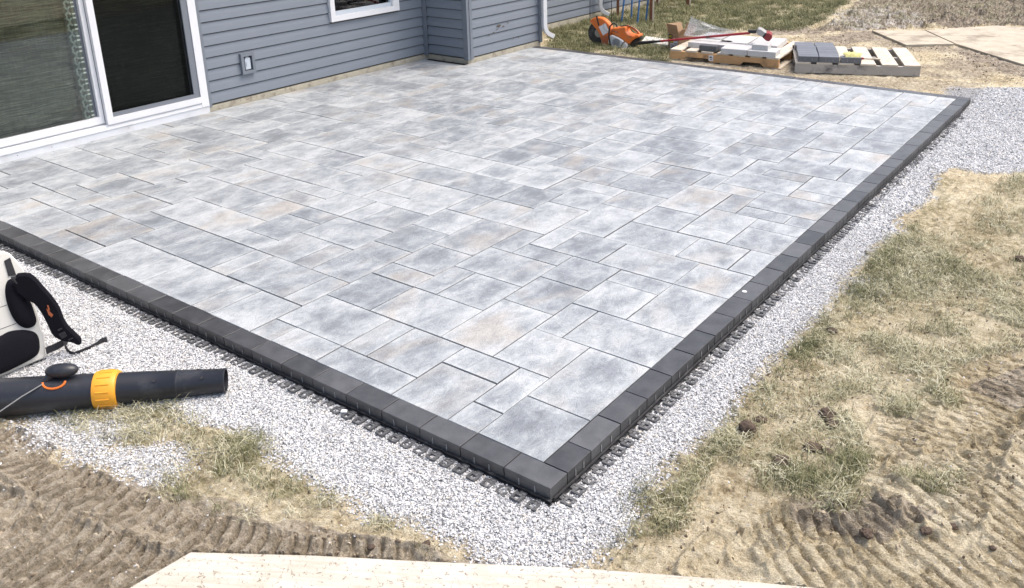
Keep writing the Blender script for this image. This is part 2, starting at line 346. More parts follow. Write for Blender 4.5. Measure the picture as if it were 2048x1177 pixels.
def ground_h(x, y, detail=True):
    x = np.asarray(x, float); y = np.asarray(y, float)
    far = np.clip((y-6.0)/.6, 0, 1)*np.clip((2.5-x)/2, 0, 1)
    z = -.064+far*.034
    r = np.clip((x-.45)/.5, 0, 1)*(1-far)*np.clip((y+.6)/.6, 0, 1)
    z = z+r*.012
    z = z+(fbm(x*1.3, y*1.3, 41, 3)-.5)*.03*np.clip((np.abs(x+2)-2.4)+.3+(y > 6.7), 0, 1)
    z = z+np.clip((np.hypot(x, y)-14)/40, 0, 1)*fbm(x*.05, y*.05, 4, 3)*1.2
    inp = (x < -.005) & (x > -5.5) & (y > .005) & (y < 6.40); 
    if detail:
        gm = gmask(x, y)
        rough = (fbm(x*26, y*26, 51, 5)-.5)*.016+(fbm(x*95, y*95, 54, 2)-.5)*.008-np.clip(.10-np.abs(fbm(x*17+fbm(x*40,y*40,3,2), y*17, 57, 3)-.5), 0, .1)*.07+np.clip(fbm(x*15, y*15, 52, 5)-.60, 0, 1)*.085
        dk = np.zeros(x.shape)
        for p in DARKF: dk = np.maximum(dk, inpoly(x, y, p))
        rough = rough*(1+dk*2.2)+dk*(fbm(x*3.2, y*3.2, 53, 4)-.5)*.16
        tr = np.zeros(x.shape); near = (x > -4.5) & (x < 2.5) & (y < 3.5)
        if near.any():
            for T in TRK: tr[near] += track(x[near], y[near], T)
        z = z+np.where(gm > .5, (fbm(x*14, y*14, 61, 4)-.5)*.012, rough*np.where(tr != 0, .5, 1)+tr)
    z = np.where(inpoly(x, y, [(-.80, -.83), (-.45, -.61), (-.2, -.46), (.26, -.18), (.63, .02), (1.42, .43), (1.92, -.6), (-.2, -2.12), (-.88, -1.7)]), -.085, z)
    return np.where(inp, -.085, z)
def axis(segs):
    out = [segs[0][0]]
    for a, b, st, g in segs:
        v = a; s = st
        while v < b-1e-6: v = min(v+s, b); out.append(v); s *= g
    return np.array(out)
def grow(a, b, st, g):
    v = [a]; s = st
    while abs(v[-1]-a) < abs(b-a): v.append(v[-1]+math.copysign(s, b-a)); s *= g
    return v
xs = sorted(set(np.round(grow(-4.0, -200, .02, 1.09)[1:]+list(np.arange(-4.0, -2.5, .03))+list(np.arange(-2.5, 1.5, .0062))+grow(1.5, 200, .012, 1.09), 4)))
ys = sorted(set(np.round(grow(-1.4, -60, .02, 1.12)[1:]+list(np.arange(-1.4, 1.75, .0062))+list(np.arange(1.75, 3.4, .015))+list(np.arange(3.4, 6.6, .04))+list(np.arange(6.6, 13.5, .035))+grow(13.5, 300, .05, 1.1), 4)))
X, Y = np.meshgrid(xs, ys); nx, ny = len(xs), len(ys)
Z = ground_h(X.ravel(), Y.ravel()).reshape(X.shape)
me = bpy.data.meshes.new('ground'); nv = nx*ny
me.vertices.add(nv); me.vertices.foreach_set('co', np.stack([X.ravel(), Y.ravel(), Z.ravel()], -1).ravel())
idx = np.arange(nv).reshape(ny, nx); q = np.stack([idx[:-1, :-1], idx[:-1, 1:], idx[1:, 1:], idx[1:, :-1]], -1).reshape(-1, 4)
# leave out the quads under the patio, where nothing can be seen
qc = (X[:-1, :-1].ravel(), Y[:-1, :-1].ravel()); keep = ~((qc[0] < -.1) & (qc[0] > -5.2) & (qc[1] > .1) & (qc[1] < 5.0)); q = q[keep]
me.loops.add(len(q)*4); me.loops.foreach_set('vertex_index', q.ravel()); me.polygons.add(len(q))
me.polygons.foreach_set('loop_start', np.arange(len(q))*4); me.update(calc_edges=True)
me.polygons.foreach_set('use_smooth', np.zeros(len(q), bool))
xf, yf = X.ravel(), Y.ravel(); gm = gmask(xf, yf); gd, gg = grassd(xf, yf); dk = np.zeros(nv)
ddx = (fbm(xf*5, yf*5, 71, 3)-.5)*.3; ddy = (fbm(xf*5, yf*5, 72, 3)-.5)*.3
for p in DARK: dk = np.maximum(dk, inpoly(xf+ddx*.5, yf+ddy*.5, p)*.8)
for p in DARKF: dk = np.maximum(dk, inpoly(xf+ddx*2, yf+ddy*2, p)*1.)
for pl_ in ([(1905, 93), (2048, 128), (2250, 170), (2250, 195), (2020, 150), (1915, 108)], [(1640, 75), (1740, 60), (1765, 80), (1680, 90)], [(1500, 60), (1640, 52), (1650, 66), (1520, 72)]): dk = np.maximum(dk, inpoly(xf+ddx*.6, yf+ddy*.6, wpoly(pl_, -.03))*1.)
dk = np.maximum(dk, .55*inpoly(xf+ddx*.5, yf+ddy*.5, wpoly([(1330, 128), (1450, 100), (1600, 85), (1625, 100), (1600, 148), (1850, 160), (1980, 168), (1900, 186), (1700, 168), (1340, 132)], -.03)))
dk = np.maximum(dk, inpoly(xf, yf, wpoly([(1380, 72), (2200, 52), (2400, 184), (1340, 132)], -.03))*np.clip(fbm(xf*2.4, yf*2.4, 75, 4)*3.2-1.15, 0, .75))
fg = inpoly(xf+ddx, yf+ddy, FARG)*1.
mask = np.stack([gm, dk, gd, fg], -1); at = me.color_attributes.new('zone', 'FLOAT_COLOR', 'POINT'); at.data.foreach_set('color', mask.ravel())
def ground_mat():
    m = bpy.data.materials.new('yard_soil'); m.use_nodes = True; N = m.node_tree.nodes; L = m.node_tree.links; b = N['Principled BSDF']
    at = N.new('ShaderNodeAttribute'); at.attribute_name = 'zone'; sp = N.new('ShaderNodeSeparateColor'); L.new(at.outputs['Color'], sp.inputs[0])
    geo = N.new('ShaderNodeNewGeometry'); pos = geo.outputs['Position']
    n1 = noise(N, L, pos, 2.2, 6, .6, .4); n2 = noise(N, L, pos, 26, 8, .7, .3); n3 = noise(N, L, pos, 210, 4, .7); n4 = noise(N, L, pos, 8, 6, .65, .8)
    dry = ramp(N, L, mth(N, L, 'ADD', mth(N, L, 'MULTIPLY', n1, .45), mth(N, L, 'MULTIPLY', n2, .55)), [(.34, (.17, .13, .075)), (.42, (.40, .33, .205)), (.49, (.58, .50, .345)), (.60, (.74, .67, .50))])
    wet = ramp(N, L, mth(N, L, 'ADD', mth(N, L, 'MULTIPLY', n4, .45), mth(N, L, 'MULTIPLY', n2, .55)), [(.36, (.085, .070, .052)), (.44, (.215, .180, .135)), (.52, (.37, .318, .25)), (.64, (.54, .485, .395))])
    c = mixc(N, L, sp.outputs[1], dry, wet)
    c = mixc(N, L, .75, c, mixc(N, L, ramp(N, L, n3, [(.3, (0, 0, 0)), (.7, (1, 1, 1))]), (.45, .44, .42), (1.35, 1.35, 1.35)), 'MULTIPLY')
    n5 = noise(N, L, pos, 70, 6, .8, 1.5); c = mixc(N, L, mth(N, L, 'MULTIPLY', ramp(N, L, n5, [(.30, (1, 1, 1)), (.42, (0, 0, 0))]), .7), c, (.10, .075, .05))
    # soil darkened by thatch under grass
    th = mth(N, L, 'MULTIPLY', sp.outputs[2], ramp(N, L, n2, [(.40, (1, 1, 1)), (.6, (.15, .15, .15))]))
    c = mixc(N, L, mth(N, L, 'MULTIPLY', th, .6), c, (.20, .19, .10))
    # gravel bed : stone chips by voronoi, for what lies between and beyond the loose stones
    vo = N.new('ShaderNodeTexVoronoi'); vo.inputs['Scale'].default_value = 95; L.new(pos, vo.inputs['Vector'])
    vs = N.new('ShaderNodeSeparateColor'); L.new(vo.outputs['Color'], vs.inputs[0])
    gc = ramp(N, L, vs.outputs[0], [(.0, (.22, .225, .23)), (.35, (.44, .45, .46)), (.8, (.64, .65, .66)), (1.0, (.74, .74, .74))])
    gc = mixc(N, L, ramp(N, L, vo.outputs['Distance'], [(.35, (0, 0, 0)), (.75, (1, 1, 1))]), gc, (.22, .22, .22))
    ff_ = mth(N, L, 'MULTIPLY', ramp(N, L, n4, [(.44, (0, 0, 0)), (.56, (1, 1, 1))]), at.outputs['Alpha'])
    c = mixc(N, L, mth(N, L, 'MULTIPLY', ff_, .75), c, mixc(N, L, n3, (.36, .34, .31), (.78, .75, .69)))
    c = mixc(N, L, sp.outputs[0], c, gc)
    L.new(c, b.inputs['Base Color']); b.inputs['Roughness'].default_value = .92; b.inputs['Specular IOR Level'].default_value = .25
    bp = N.new('ShaderNodeBump'); bp.inputs['Strength'].default_value = .9; bp.inputs['Distance'].default_value = .022
    h = mth(N, L, 'ADD', mth(N, L, 'ADD', n2, mth(N, L, 'MULTIPLY', n5, .5)), mth(N, L, 'MULTIPLY', n3, .30)); gh = mth(N, L, 'MULTIPLY', vo.outputs['Distance'], -1.0)
    L.new(mixc(N, L, sp.outputs[0], h, gh), bp.inputs['Height']); L.new(bp.outputs[0], b.inputs['Normal'])
    return m
me.materials.append(ground_mat()); ground = put('ground', me); tag(ground, kind='structure')

# ------------------------------------------------------------------ scatters (gravel, grass) as instances on point clouds
def scatter(name, pts, rots, scl, variants, material, kind='stuff'):
    """one object: a point cloud whose points carry rotation, scale and which of the variants to place"""
    me = bpy.data.meshes.new(name); me.vertices.add(len(pts)); me.vertices.foreach_set('co', np.asarray(pts, np.float32).ravel())
    a = me.attributes.new('rot', 'FLOAT_VECTOR', 'POINT'); a.data.foreach_set('vector', np.asarray(rots, np.float32).ravel())
    a = me.attributes.new('scl', 'FLOAT', 'POINT'); a.data.foreach_set('value', np.asarray(scl, np.float32))
    a = me.attributes.new('pick', 'INT', 'POINT'); a.data.foreach_set('value', rng.integers(0, len(variants), len(pts)).astype(np.int32))
    o = put(name, me); tag(o, kind=kind)
    g = bpy.data.node_groups.new(name+'_nodes', 'GeometryNodeTree'); g.interface.new_socket('Geometry', in_out='INPUT', socket_type='NodeSocketGeometry'); g.interface.new_socket('Geometry', in_out='OUTPUT', socket_type='NodeSocketGeometry')
    N = g.nodes; L = g.links; gi = N.new('NodeGroupInput'); go = N.new('NodeGroupOutput'); ip = N.new('GeometryNodeInstanceOnPoints')
    L.new(gi.outputs[0], ip.inputs['Points'])
    gti = N.new('GeometryNodeGeometryToInstance')
    # every variant is a mesh kept inside the node tree's own object list
    for vme in reversed(variants):
        oi = N.new('GeometryNodeObjectInfo'); vo = bpy.data.objects.new(vme.name, vme); oi.inputs['Object'].default_value = vo; oi.inputs['As Instance'].default_value = True
        L.new(oi.outputs['Geometry'], gti.inputs[0])
    L.new(gti.outputs[0], ip.inputs['Instance']); ip.inputs['Pick Instance'].default_value = True
    def att(nm, ty):
        n = N.new('GeometryNodeInputNamedAttribute'); n.data_type = ty; n.inputs['Name'].default_value = nm; return n.outputs['Attribute']
    L.new(att('pick', 'INT'), ip.inputs['Instance Index'])
    er = N.new('FunctionNodeEulerToRotation'); L.new(att('rot', 'FLOAT_VECTOR'), er.inputs[0]); L.new(er.outputs[0], ip.inputs['Rotation'])
    L.new(att('scl', 'FLOAT'), ip.inputs['Scale']); L.new(ip.outputs[0], go.inputs[0])
    mo = o.modifiers.new('scatter', 'NODES'); mo.node_group = g
    return o
def pebble(k, m):
    bm = bmesh.new(); bmesh.ops.create_icosphere(bm, subdivisions=1, radius=1)
    r = random.Random(k)
    s = (1, r.uniform(.55, .85), r.uniform(.35, .55))
    for v in bm.verts: v.co = Vector((v.co.x*s[0], v.co.y*s[1], v.co.z*s[2]))*r.uniform(.78, 1.15)
    me = bpy.data.meshes.new('stone_chip'); bm.to_mesh(me); bm.free(); me.materials.append(m); return me
def chip_mat():
    m = bpy.data.materials.new('limestone_chip'); m.use_nodes = True; N = m.node_tree.nodes; L = m.node_tree.links; b = N['Principled BSDF']
    oi = N.new('ShaderNodeObjectInfo')
    L.new(ramp(N, L, oi.outputs['Random'], [(.0, (.16, .165, .17)), (.15, (.36, .37, .38)), (.5, (.56, .57, .58)), (.88, (.74, .745, .75)), (1.0, (.58, .53, .45))]), b.inputs['Base Color'])
    b.inputs['Roughness'].default_value = .85; return m
cm = chip_mat(); chips = [pebble(k, cm) for k in range(5)]
def sample(n, x0, x1, y0, y1): return rng.uniform(x0, x1, n), rng.uniform(y0, y1, n)
gx, gy = [], []
for (n, b) in ((400000, (-4.3, .9, -1.1, .02)), (250000, (0, .95, -1.1, 3.0)), (150000, (0, 1.1, 3.0, 7.3)), (26000, (-.9, 0, 6.45, 7.1))):
    a, c = sample(n, *b); keep = (rng.uniform(0, 1, n) < gmask(a, c)) & ~((a < .008) & (c > -.008)) & ~((a > 0) & (c < .02) & (b[3] == .02)); gx.append(a[keep]); gy.append(c[keep])
# loose chips strayed on the soil
a, c = sample(26000, -2.4, 1.5, -1.3, 2.6); keep = (gmask(a, c) < .3) & ((a > .02) | (c < -.02)) & (rng.uniform(0, 1, 26000) < np.clip(fbm(a*3, c*3, 88, 2)*2.2-.9, 0.03, 1)*.28); gx.append(a[keep]); gy.append(c[keep])
gx = np.concatenate(gx); gy = np.concatenate(gy)
n = len(gx); s = rng.uniform(.0022, .0050, n)+rng.uniform(0, 1, n)**8*.003; s[gy > 3] *= 1.5
gz = ground_h(gx, gy)+s*rng.uniform(-.1, .9, n)
print('chips', n)
grav = scatter('gravel', np.stack([gx, gy, gz], -1), np.stack([rng.uniform(-.6, .6, n), rng.uniform(-.6, .6, n), rng.uniform(0, 6.28, n)], -1), s, chips, cm)
tag(grav, 'pale crushed limestone gravel spread around the patio edge', 'gravel')

def blade_clump(k, m, upright, nb=14):
    r = random.Random(100+k); mb = MB()
    for _ in range(nb):
        az = r.uniform(0, 6.283); bx, by = r.gauss(0, .022), r.gauss(0, .022); Ln = (r.uniform(.022, .055) if r.random() < .7 else r.uniform(.05, .085)) if upright else (r.uniform(.02, .06) if r.random() < .75 else r.uniform(.06, .10)); wdt = r.uniform(.0008, .0015) if upright else r.uniform(.0009, .0016)
        lean = r.uniform(.75, 1.4) if upright else r.uniform(1.4, 1.65); d = Vector((math.cos(az), math.sin(az), 0)); sd_ = Vector((-d.y, d.x, 0))
        pts = []; p = Vector((bx, by, 0)); 
        for t in range(4): pts.append(p.copy()); th = min(1.62, lean*(.35+.55*t)); p = p+(d*math.sin(th)+Vector((0, 0, math.cos(th))))*Ln/3
        vs = []; 
        for t, q_ in enumerate(pts[:3]): ww = wdt*(1-.22*t); vs += [q_-sd_*ww, q_+sd_*ww]
        vs.append(pts[3]); mb.add(vs, [(0, 1, 3, 2), (2, 3, 5, 4), (4, 5, 6)])
    return mb.mesh('grass_clump', m)
def grass_mat(name, stops):
    m = bpy.data.materials.new(name); m.use_nodes = True; N = m.node_tree.nodes; L = m.node_tree.links; b = N['Principled BSDF']
    oi = N.new('ShaderNodeObjectInfo'); L.new(ramp(N, L, oi.outputs['Random'], stops), b.inputs['Base Color']); b.inputs['Roughness'].default_value = .7; b.inputs['Specular IOR Level'].default_value = .3
    return m
mg = grass_mat('green_grass', [(0, (.060, .070, .028)), (.35, (.115, .125, .055)), (.7, (.21, .215, .105)), (1, (.36, .35, .20))])
md = grass_mat('straw_grass', [(0, (.17, .155, .085)), (.35, (.35, .325, .20)), (.75, (.52, .495, .34)), (1, (.66, .635, .49))])
vg = [blade_clump(k, mg, True) for k in range(4)]; vd = [blade_clump(k+10, md, False, 12) for k in range(4)]
def place_grass(n, box, sc_):
    a, c = sample(n, *box); d, g = grassd(a, c)
    pat = np.clip(fbm(a*6.5, c*6.5, 91, 4)*3.6-1.25, 0.03, 1); pr = np.where(d > .9, np.clip(pat+.25, 0, 1), np.clip(d*pat*1.5, 0, .8))
    k = (rng.uniform(0, 1, n) < pr) & ~((a < .02) & (a > -5.4) & (c > -.02) & (c < 6.44)) & ~((a < -4.72) & (c < 6.5)) & (a > -5.38)
    a, c, g = a[k], c[k], g[k]; gp = np.clip(g+(fbm(a*3, c*3, 95, 3)-.5)*1.6, 0.03, .95); green = rng.uniform(0, 1, len(a)) < gp
    kk = (rng.uniform(0, 1, len(a)) < np.clip(fbm(a*2.6, c*2.6, 97, 3)*2.2-.55, .12, .75)) | (c > 6); return a[kk], c[kk], green[kk], np.full(int(kk.sum()), sc_)
parts = [place_grass(30000, (-2.4, 1.5, -1.3, .3), .85), place_grass(46000, (.3, 1.9, .3, 3.2), .85), place_grass(12000, (.6, 3.0, 3.2, 5.2), 1.1), place_grass(60000, (-5.4, 1.0, 6.45, 14.5), 1.35)]
a, c, gr, s = [np.concatenate(v) for v in zip(*parts)]
sx = s*rng.uniform(.7, 1.25, len(a)); z = ground_h(a, c)-.002
rot = np.stack([rng.uniform(-.25, .25, len(a)), rng.uniform(-.25, .25, len(a)), rng.uniform(0, 6.28, len(a))], -1); pts = np.stack([a, c, z], -1)
print('grass', len(a))
tag(scatter('grass', pts[gr], rot[gr], sx[gr], vg, mg), 'green turf tufts growing along the gravel and by the house', 'grass')
tag(scatter('dry_grass', pts[~gr], rot[~gr], sx[~gr], vd, md), 'flattened straw coloured dry grass lying over the soil', 'grass')
RECTS = '0,2,0,2;0,2,2,5;0,3,5,7;2,4,3,5;2,3,0,1;3,4,5,7;11,13,0,2;10,11,0,1;8,10,0,1;5,8,0,1;8,11,1,3;7,8,1,3;5,7,1,3;11,12,2,4;9,11,3,5;6,9,3,5;9,11,5,6;8,9,5,7;6,8,5,7;6,9,7,9;9,11,6,8;4,6,3,6;4,6,6,8;4,6,8,10;8,9,9,11;6,8,9,10;7,8,10,12;5,7,10,12;2,5,10,12;2,4,9,10;2,4,7,9;0,2,7,10;0,2,10,12;1,3,12,14;0,1,12,14;3,6,12,14;6,8,12,15;4,6,14,16;2,4,14,15;2,4,15,17;0,2,14,16;11,13,4,7;11,13,7,9;9,11,8,11;11,13,9,11;13,15,8,10;15,16,8,10;13,15,10,13;12,13,11,13;10,12,11,13;13,16,6,8;15,17,10,11;15,17,11,13;17,19,10,13;12,15,13,15;13,14,4,6;14,16,4,6;12,15,2,4;16,18,2,4;15,16,2,4;14,17,0,2;17,18,0,2;13,14,0,2;18,21,0,2;19,21,2,4;18,19,2,4;21,23,3,4;21,23,4,6;18,21,4,6;16,18,4,5;16,18,5,7;18,20,6,8;16,18,7,8;21,24,0,1;21,24,1,3;24,26,2,3;24,27,0,2;26,27,2,4;27,29,3,4;23,26,3,5;26,28,4,6;26,28,6,9;2,3,1,3;1,3,17,18;0,1,17,18;0,3,18,20;3,4,17,19;4,6,16,19;3,5,19,20;5,6,19,21;2,5,20,22;0,2,20,21;0,2,21,23;2,4,22,23;1,4,23,25;0,1,23,25;4,5,22,24;4,6,24,26;5,7,21,24;6,7,24,26;4,7,26,28;4,6,28,30;6,9,28,30;7,9,25,28;7,8,23,25;7,9,21,23;9,11,22,23;9,11,19,22;8,9,19,21;6,8,19,21;6,9,17,19;9,11,17,19;10,11,15,17;8,10,16,17;8,10,14,16;8,10,11,14;10,12,13,15;6,8,15,17;11,13,15,18;11,13,18,20;11,13,20,23;13,14,17,19;13,15,15,17;14,16,17,19;13,16,19,21;13,15,21,22;13,15,22,25;15,16,21,23;16,18,19,22;16,19,17,19;18,19,19,21;15,18,15,17;18,19,15,17;15,18,13,15;18,21,13,15;19,21,15,17;19,21,17,18;19,21,18,21;19,20,10,12;20,23,6,8;21,23,8,10;20,21,8,10;2,4,25,27;2,4,27,30;0,2,25,28;0,2,28,30;0,2,30,33;2,3,30,32;3,5,30,32;2,4,32,35;4,6,32,34;5,8,30,32;1,3,39,41;0,1,39,41;3,5,37,39;3,4,35,37;4,6,34,37;3,5,0,2;3,5,2,3;0,2,16,17;27,29,0,2;29,31,0,3;16,18,8,10;27,29,2,3;31,33,0,2;18,20,8,9;23,25,5,8;18,20,9,10;33,35,0,3;25,26,5,7;29,31,3,5;31,33,2,5;28,29,4,6;35,36,0,2;23,24,8,10;20,22,10,12;25,26,7,9;24,25,8,10;29,31,5,8;28,29,6,8;33,35,3,5;35,36,2,4;22,25,10,12;19,21,12,13;31,34,5,7;25,27,9,11;21,23,12,14;28,30,8,10;35,36,4,6;27,28,9,11;34,35,5,7;31,33,7,8;23,26,12,14;25,27,11,12;30,32,8,9;21,24,14,16;28,30,10,13;33,35,7,10;30,32,9,11;35,36,6,8;27,28,11,13;32,33,8,10;26,27,12,14;8,11,23,25;24,26,14,17;21,23,16,18;30,33,11,13;35,36,8,10;27,29,13,15;32,34,10,11;11,13,23,25;26,27,14,16;23,24,16,18;9,11,25,27;29,31,13,16;34,36,10,12;21,24,18,20;33,34,11,13;27,29,15,18;24,26,17,19;31,33,13,15;11,14,25,27;16,19,22,24;26,27,16,18;18,20,21,22;15,16,23,25;9,12,27,29;34,36,12,15;21,23,20,22;33,34,13,15;0,2,33,35;20,21,21,23;14,16,25,28;19,20,22,24;24,26,19,22;29,31,16,18;31,33,15,18;16,18,24,26;26,28,18,20;23,24,20,22;12,14,27,29;9,11,29,32;21,23,22,25;8,9,30,32;18,20,24,27;28,31,18,20;33,35,15,17;0,2,35,38;20,21,23,25;6,9,32,34;11,13,29,31;16,18,26,29;26,29,20,22;23,25,22,24;35,36,15,17;2,3,35,37;14,16,28,30;31,33,18,20;13,14,29,31;33,36,17,19;20,22,25,27;25,28,22,24;9,11,32,34;29,31,20,23;6,8,34,36;11,12,31,33;18,20,27,29;23,26,24,26;0,2,38,39;2,3,37,39;12,15,31,33;22,23,25,27;14,16,30,31;31,34,20,22;16,18,29,31;8,11,34,36;28,29,22,24;33,35,19,20;20,22,27,30;6,9,36,38;11,13,33,36;26,28,24,27;18,20,29,32;23,25,26,28;5,6,37,39;15,17,31,33;35,36,19,21;22,23,27,29;29,32,23,25;34,35,20,22;31,33,22,23;3,6,39,41;13,15,33,35;28,29,24,26;25,26,26,28;17,18,31,33;9,11,36,39;6,8,38,40;23,25,28,31;33,36,22,24;15,17,33,36;20,23,30,32;35,36,21,22;22,23,29,30;32,33,23,25;29,31,25,27;11,14,36,38;26,28,27,29;8,9,38,40;13,15,35,36;18,21,32,34;28,29,26,28;25,26,28,30;17,18,33,35;31,34,25,27;6,8,40,41;33,35,24,25;9,12,39,41;14,16,36,38;29,32,27,29;11,13,38,39;21,23,32,34;26,29,29,31;8,9,40,41;18,19,34,36;23,26,31,33;28,29,28,29;25,26,30,31;35,36,24,26;17,18,35,37;19,21,34,36;34,35,25,27;16,17,36,38;13,15,38,40;12,13,39,41;32,34,27,30;29,31,29,31;21,24,34,36;26,28,31,34;18,20,36,39;23,25,33,34;15,18,38,40;35,36,26,28;17,18,37,38;34,35,27,29;31,32,29,31;13,15,40,41;28,31,31,33;20,23,36,38;25,26,33,35;24,25,34,36;15,17,40,41;35,36,28,30;32,34,30,32;34,35,29,31;31,32,31,33;26,28,34,36;18,21,39,41;23,25,36,38;28,30,33,36;20,22,38,39;25,26,35,37;17,18,40,41;30,33,33,35;35,36,30,32;22,24,38,41;32,34,32,33;34,35,31,33;21,22,39,41;26,28,36,39;25,26,37,39;24,25,38,40;28,30,36,38;33,35,33,35;30,32,35,37;35,36,32,34;25,28,39,41;32,35,35,37;24,25,40,41;28,31,38,40;30,32,37,38;35,36,34,36;32,34,37,40;31,32,38,40;28,30,40,41;35,36,36,38;34,35,37,39;30,32,40,41;35,36,38,40;32,34,40,41;34,35,39,41;35,36,40,41'
# ------------------------------------------------------------------ patio
GX, GY, OX, OY, DY = .1497, .1508, .1013, .0986, .1508*41+.0986
PATH_Y = OY+41*GY
mb = MB()
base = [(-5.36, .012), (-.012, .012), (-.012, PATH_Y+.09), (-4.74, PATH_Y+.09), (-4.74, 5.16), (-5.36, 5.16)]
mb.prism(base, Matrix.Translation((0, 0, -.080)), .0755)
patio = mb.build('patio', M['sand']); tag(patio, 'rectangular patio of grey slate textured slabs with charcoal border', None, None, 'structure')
TH = .058
def clip_rect(x0, x1, y0, y1):
    """slabs are cut along the house: main wall x=-5.375, jog y=5.15, projecting wall x=-4.775"""
    lim = -5.372 if (y0+y1)/2 < 5.14 else -4.772
    if x1 < lim+.02: return None
    x0 = max(x0, lim)
    if x0 < -4.772 and y0 < 5.14 < y1: y1 = 5.14
    return (x0, x1, y0, y1) if (x1-x0 > .02 and y1-y0 > .02) else None
slabs = []
for t in RECTS.split(';'):
    i0, i1, j0, j1 = map(int, t.split(','))
    r = clip_rect(-OX-i1*GX, -OX-i0*GX, OY+j0*GY, OY+j1*GY)
    if r: slabs.append(r)
def dist(r): return math.hypot(r[1]-CAMP[0], r[2]-CAMP[1])/math.sqrt((r[1]-r[0])*(r[3]-r[2]))
slabs.sort(key=dist); rs = random.Random(3); cache = {}; rest = MB()
def slab_mesh(w_, d_):
    k = (round(w_, 3), round(d_, 3))
    if k not in cache:
        s = MB(); g = .0031; s.box((-w_/2+g, -d_/2+g, -TH), (w_/2-g, d_/2-g, 0), ch=.0010); cache[k] = s.mesh('paving_stone', M['stone'])
    return cache[k]
for n_, (x0, x1, y0, y1) in enumerate(slabs):
    c = Vector(((x0+x1)/2+rs.uniform(-.0018, .0018), (y0+y1)/2+rs.uniform(-.0018, .0018), rs.uniform(-.0012, .0008)))
    if n_ < 300:
        o = put('paving_stone', slab_mesh(x1-x0, y1-y0), patio, c); o.rotation_euler = (rs.uniform(-.0025, .0025), rs.uniform(-.0025, .0025), rs.uniform(-.003, .003))
    else: rest.box((x0+.0026, y0+.0026, -TH+c.z), (x1-.0026, y1-.0026, c.z), ch=.001)
if rest.v: tag(rest.build('paving_stone', M['stone_far'] if 'stone_far' in M else M['stone'], patio), kind='stuff')
print('slabs', len(slabs))
# border bricks: long side along the edge, two spacer ribs on every long side
def border_mesh(Ln, wd=.1):
    s = MB(); g = .0024; s.box((-Ln/2+g, -wd/2+.001, -TH), (Ln/2-g, wd/2-.001, 0), ch=.0009)
    if Ln > .12:
        for f in (-.17, .17):
            for sg in (-1, 1):
                y = sg*(wd/2-.001); a, b_ = sorted((y, y+sg*.0016)); s.box((f*Ln-.0025, a, -TH+.004), (f*Ln+.0025, b_, -.012), 0); s.box((f*Ln-.0013, min(y+sg*.0016, y+sg*.0024), -.042), (f*Ln+.0013, max(y+sg*.0016, y+sg*.0024), -.016), 1)
    return s.mesh('border_brick', [M['brick'], M['brick_wear']])
bfull = border_mesh(.2); bc = {}
def border(cx, cy, Ln, rz):
    me_ = bfull if abs(Ln-.2) < .001 else bc.setdefault(round(Ln, 3), border_mesh(Ln))
    o = put('border_brick', me_, patio, (cx, cy, rs.uniform(-.001, .001))); o.rotation_euler = (rs.uniform(-.003, .003), rs.uniform(-.003, .003), rz+rs.uniform(-.003, .003)); return o
x = 0
while x > -5.36: Ln = min(.2, x+5.36); border(x-Ln/2, .0497, Ln, 0); x -= .2
YE = PATH_Y+.1
y = .1; Ln = .148; white_brick = None
while y < YE-.1-.01:
    Ln = min(Ln, YE-.1-y); border(-.0507, y+Ln/2, Ln, math.pi/2); y += Ln; Ln = .2
x = 0
while x > -4.76: Ln = min(.2, x+4.76); border(x-Ln/2, YE-.0497, Ln, 0); x -= .2
# ------------------------------------------------------------------ plastic edge restraint: rail + tabs
def tab_mesh():
    # ladder-like foot: pad with an oblong slot and a round nail hole, lying in the x(along) y(out) plane
    mb = MB(); t = .0035; W_, D_ = .040, .048
    def ring(cx, cy, hx, hy, n): return [(cx+hx*max(-1, min(1, 1.35*math.cos(2*math.pi*k/n+.001))), cy+hy*max(-1, min(1, 1.35*math.sin(2*math.pi*k/n+.001)))) for k in range(n)]
    n = 16; outer = ring(0, -.030, .021, .020, n); inner = ring(-.001, -.033, .011, .009, n)
    vs = [(x_, y_, t) for x_, y_ in outer]+[(x_, y_, t) for x_, y_ in inner]+[(x_, y_, -.004) for x_, y_ in outer]+[(x_, y_, -.004) for x_, y_ in inner]
    fs = []
    for k in range(n):
        j = (k+1) % n; fs += [(k, j, n+j, n+k), (2*n+k, 3*n+k, 3*n+j, 2*n+j), (k, 2*n+k, 2*n+j, j), (n+k, n+j, 3*n+j, 3*n+k)]
    mb.add(vs, fs)
    # neck with the nail-hole boss
    mb.box((-.007, -.014, -.004), (.019, .004, t))
    o2 = [(.013+.0065*math.cos(2*math.pi*k/8), -.010+.0065*math.sin(2*math.pi*k/8)) for k in range(8)]
    mb.prism(o2, Matrix.Translation((0, 0, t)), .003)
    return mb.mesh('edging_tab', M['tab'])
tabm = tab_mesh()
def edging(name, p0, p1, lab):
    root = empty(name, p0); d = Vector(p1)-Vector(p0); Ln = d.length; root.rotation_euler = (0, 0, math.atan2(d.y, d.x)); tag(root, lab, 'edging', 'plastic paver edging strips along the patio border')
    mb = MB(); mb.box((0, -.0055, -.062), (Ln, -.0015, -.046)); mb.box((0, -.0095, -.0465), (Ln, -.0012, -.043)); mb.box((0, -.0135, -.0625), (Ln, -.0060, -.0575))
    mb.build('rail', M['plastic'], root)
    k = 0; s = .03; r2 = random.Random(name)
    while s < Ln-.02:
        if fbm(np.array([s*2.1]), np.array([Ln]), 13, 2)[0] < .76:
            o = put('edging_tab', tabm, root, (s, -.012, -.0565+r2.uniform(-.004, .0015))); o.rotation_euler = (r2.uniform(-.05, .05), r2.uniform(-.05, .05), r2.uniform(-.06, .06))
        s += .0645
edging('paver_edging', (-5.3, 0, 0), (0.004, 0, 0), 'black plastic edging strip with holed feet, along the side facing the leaf blower')
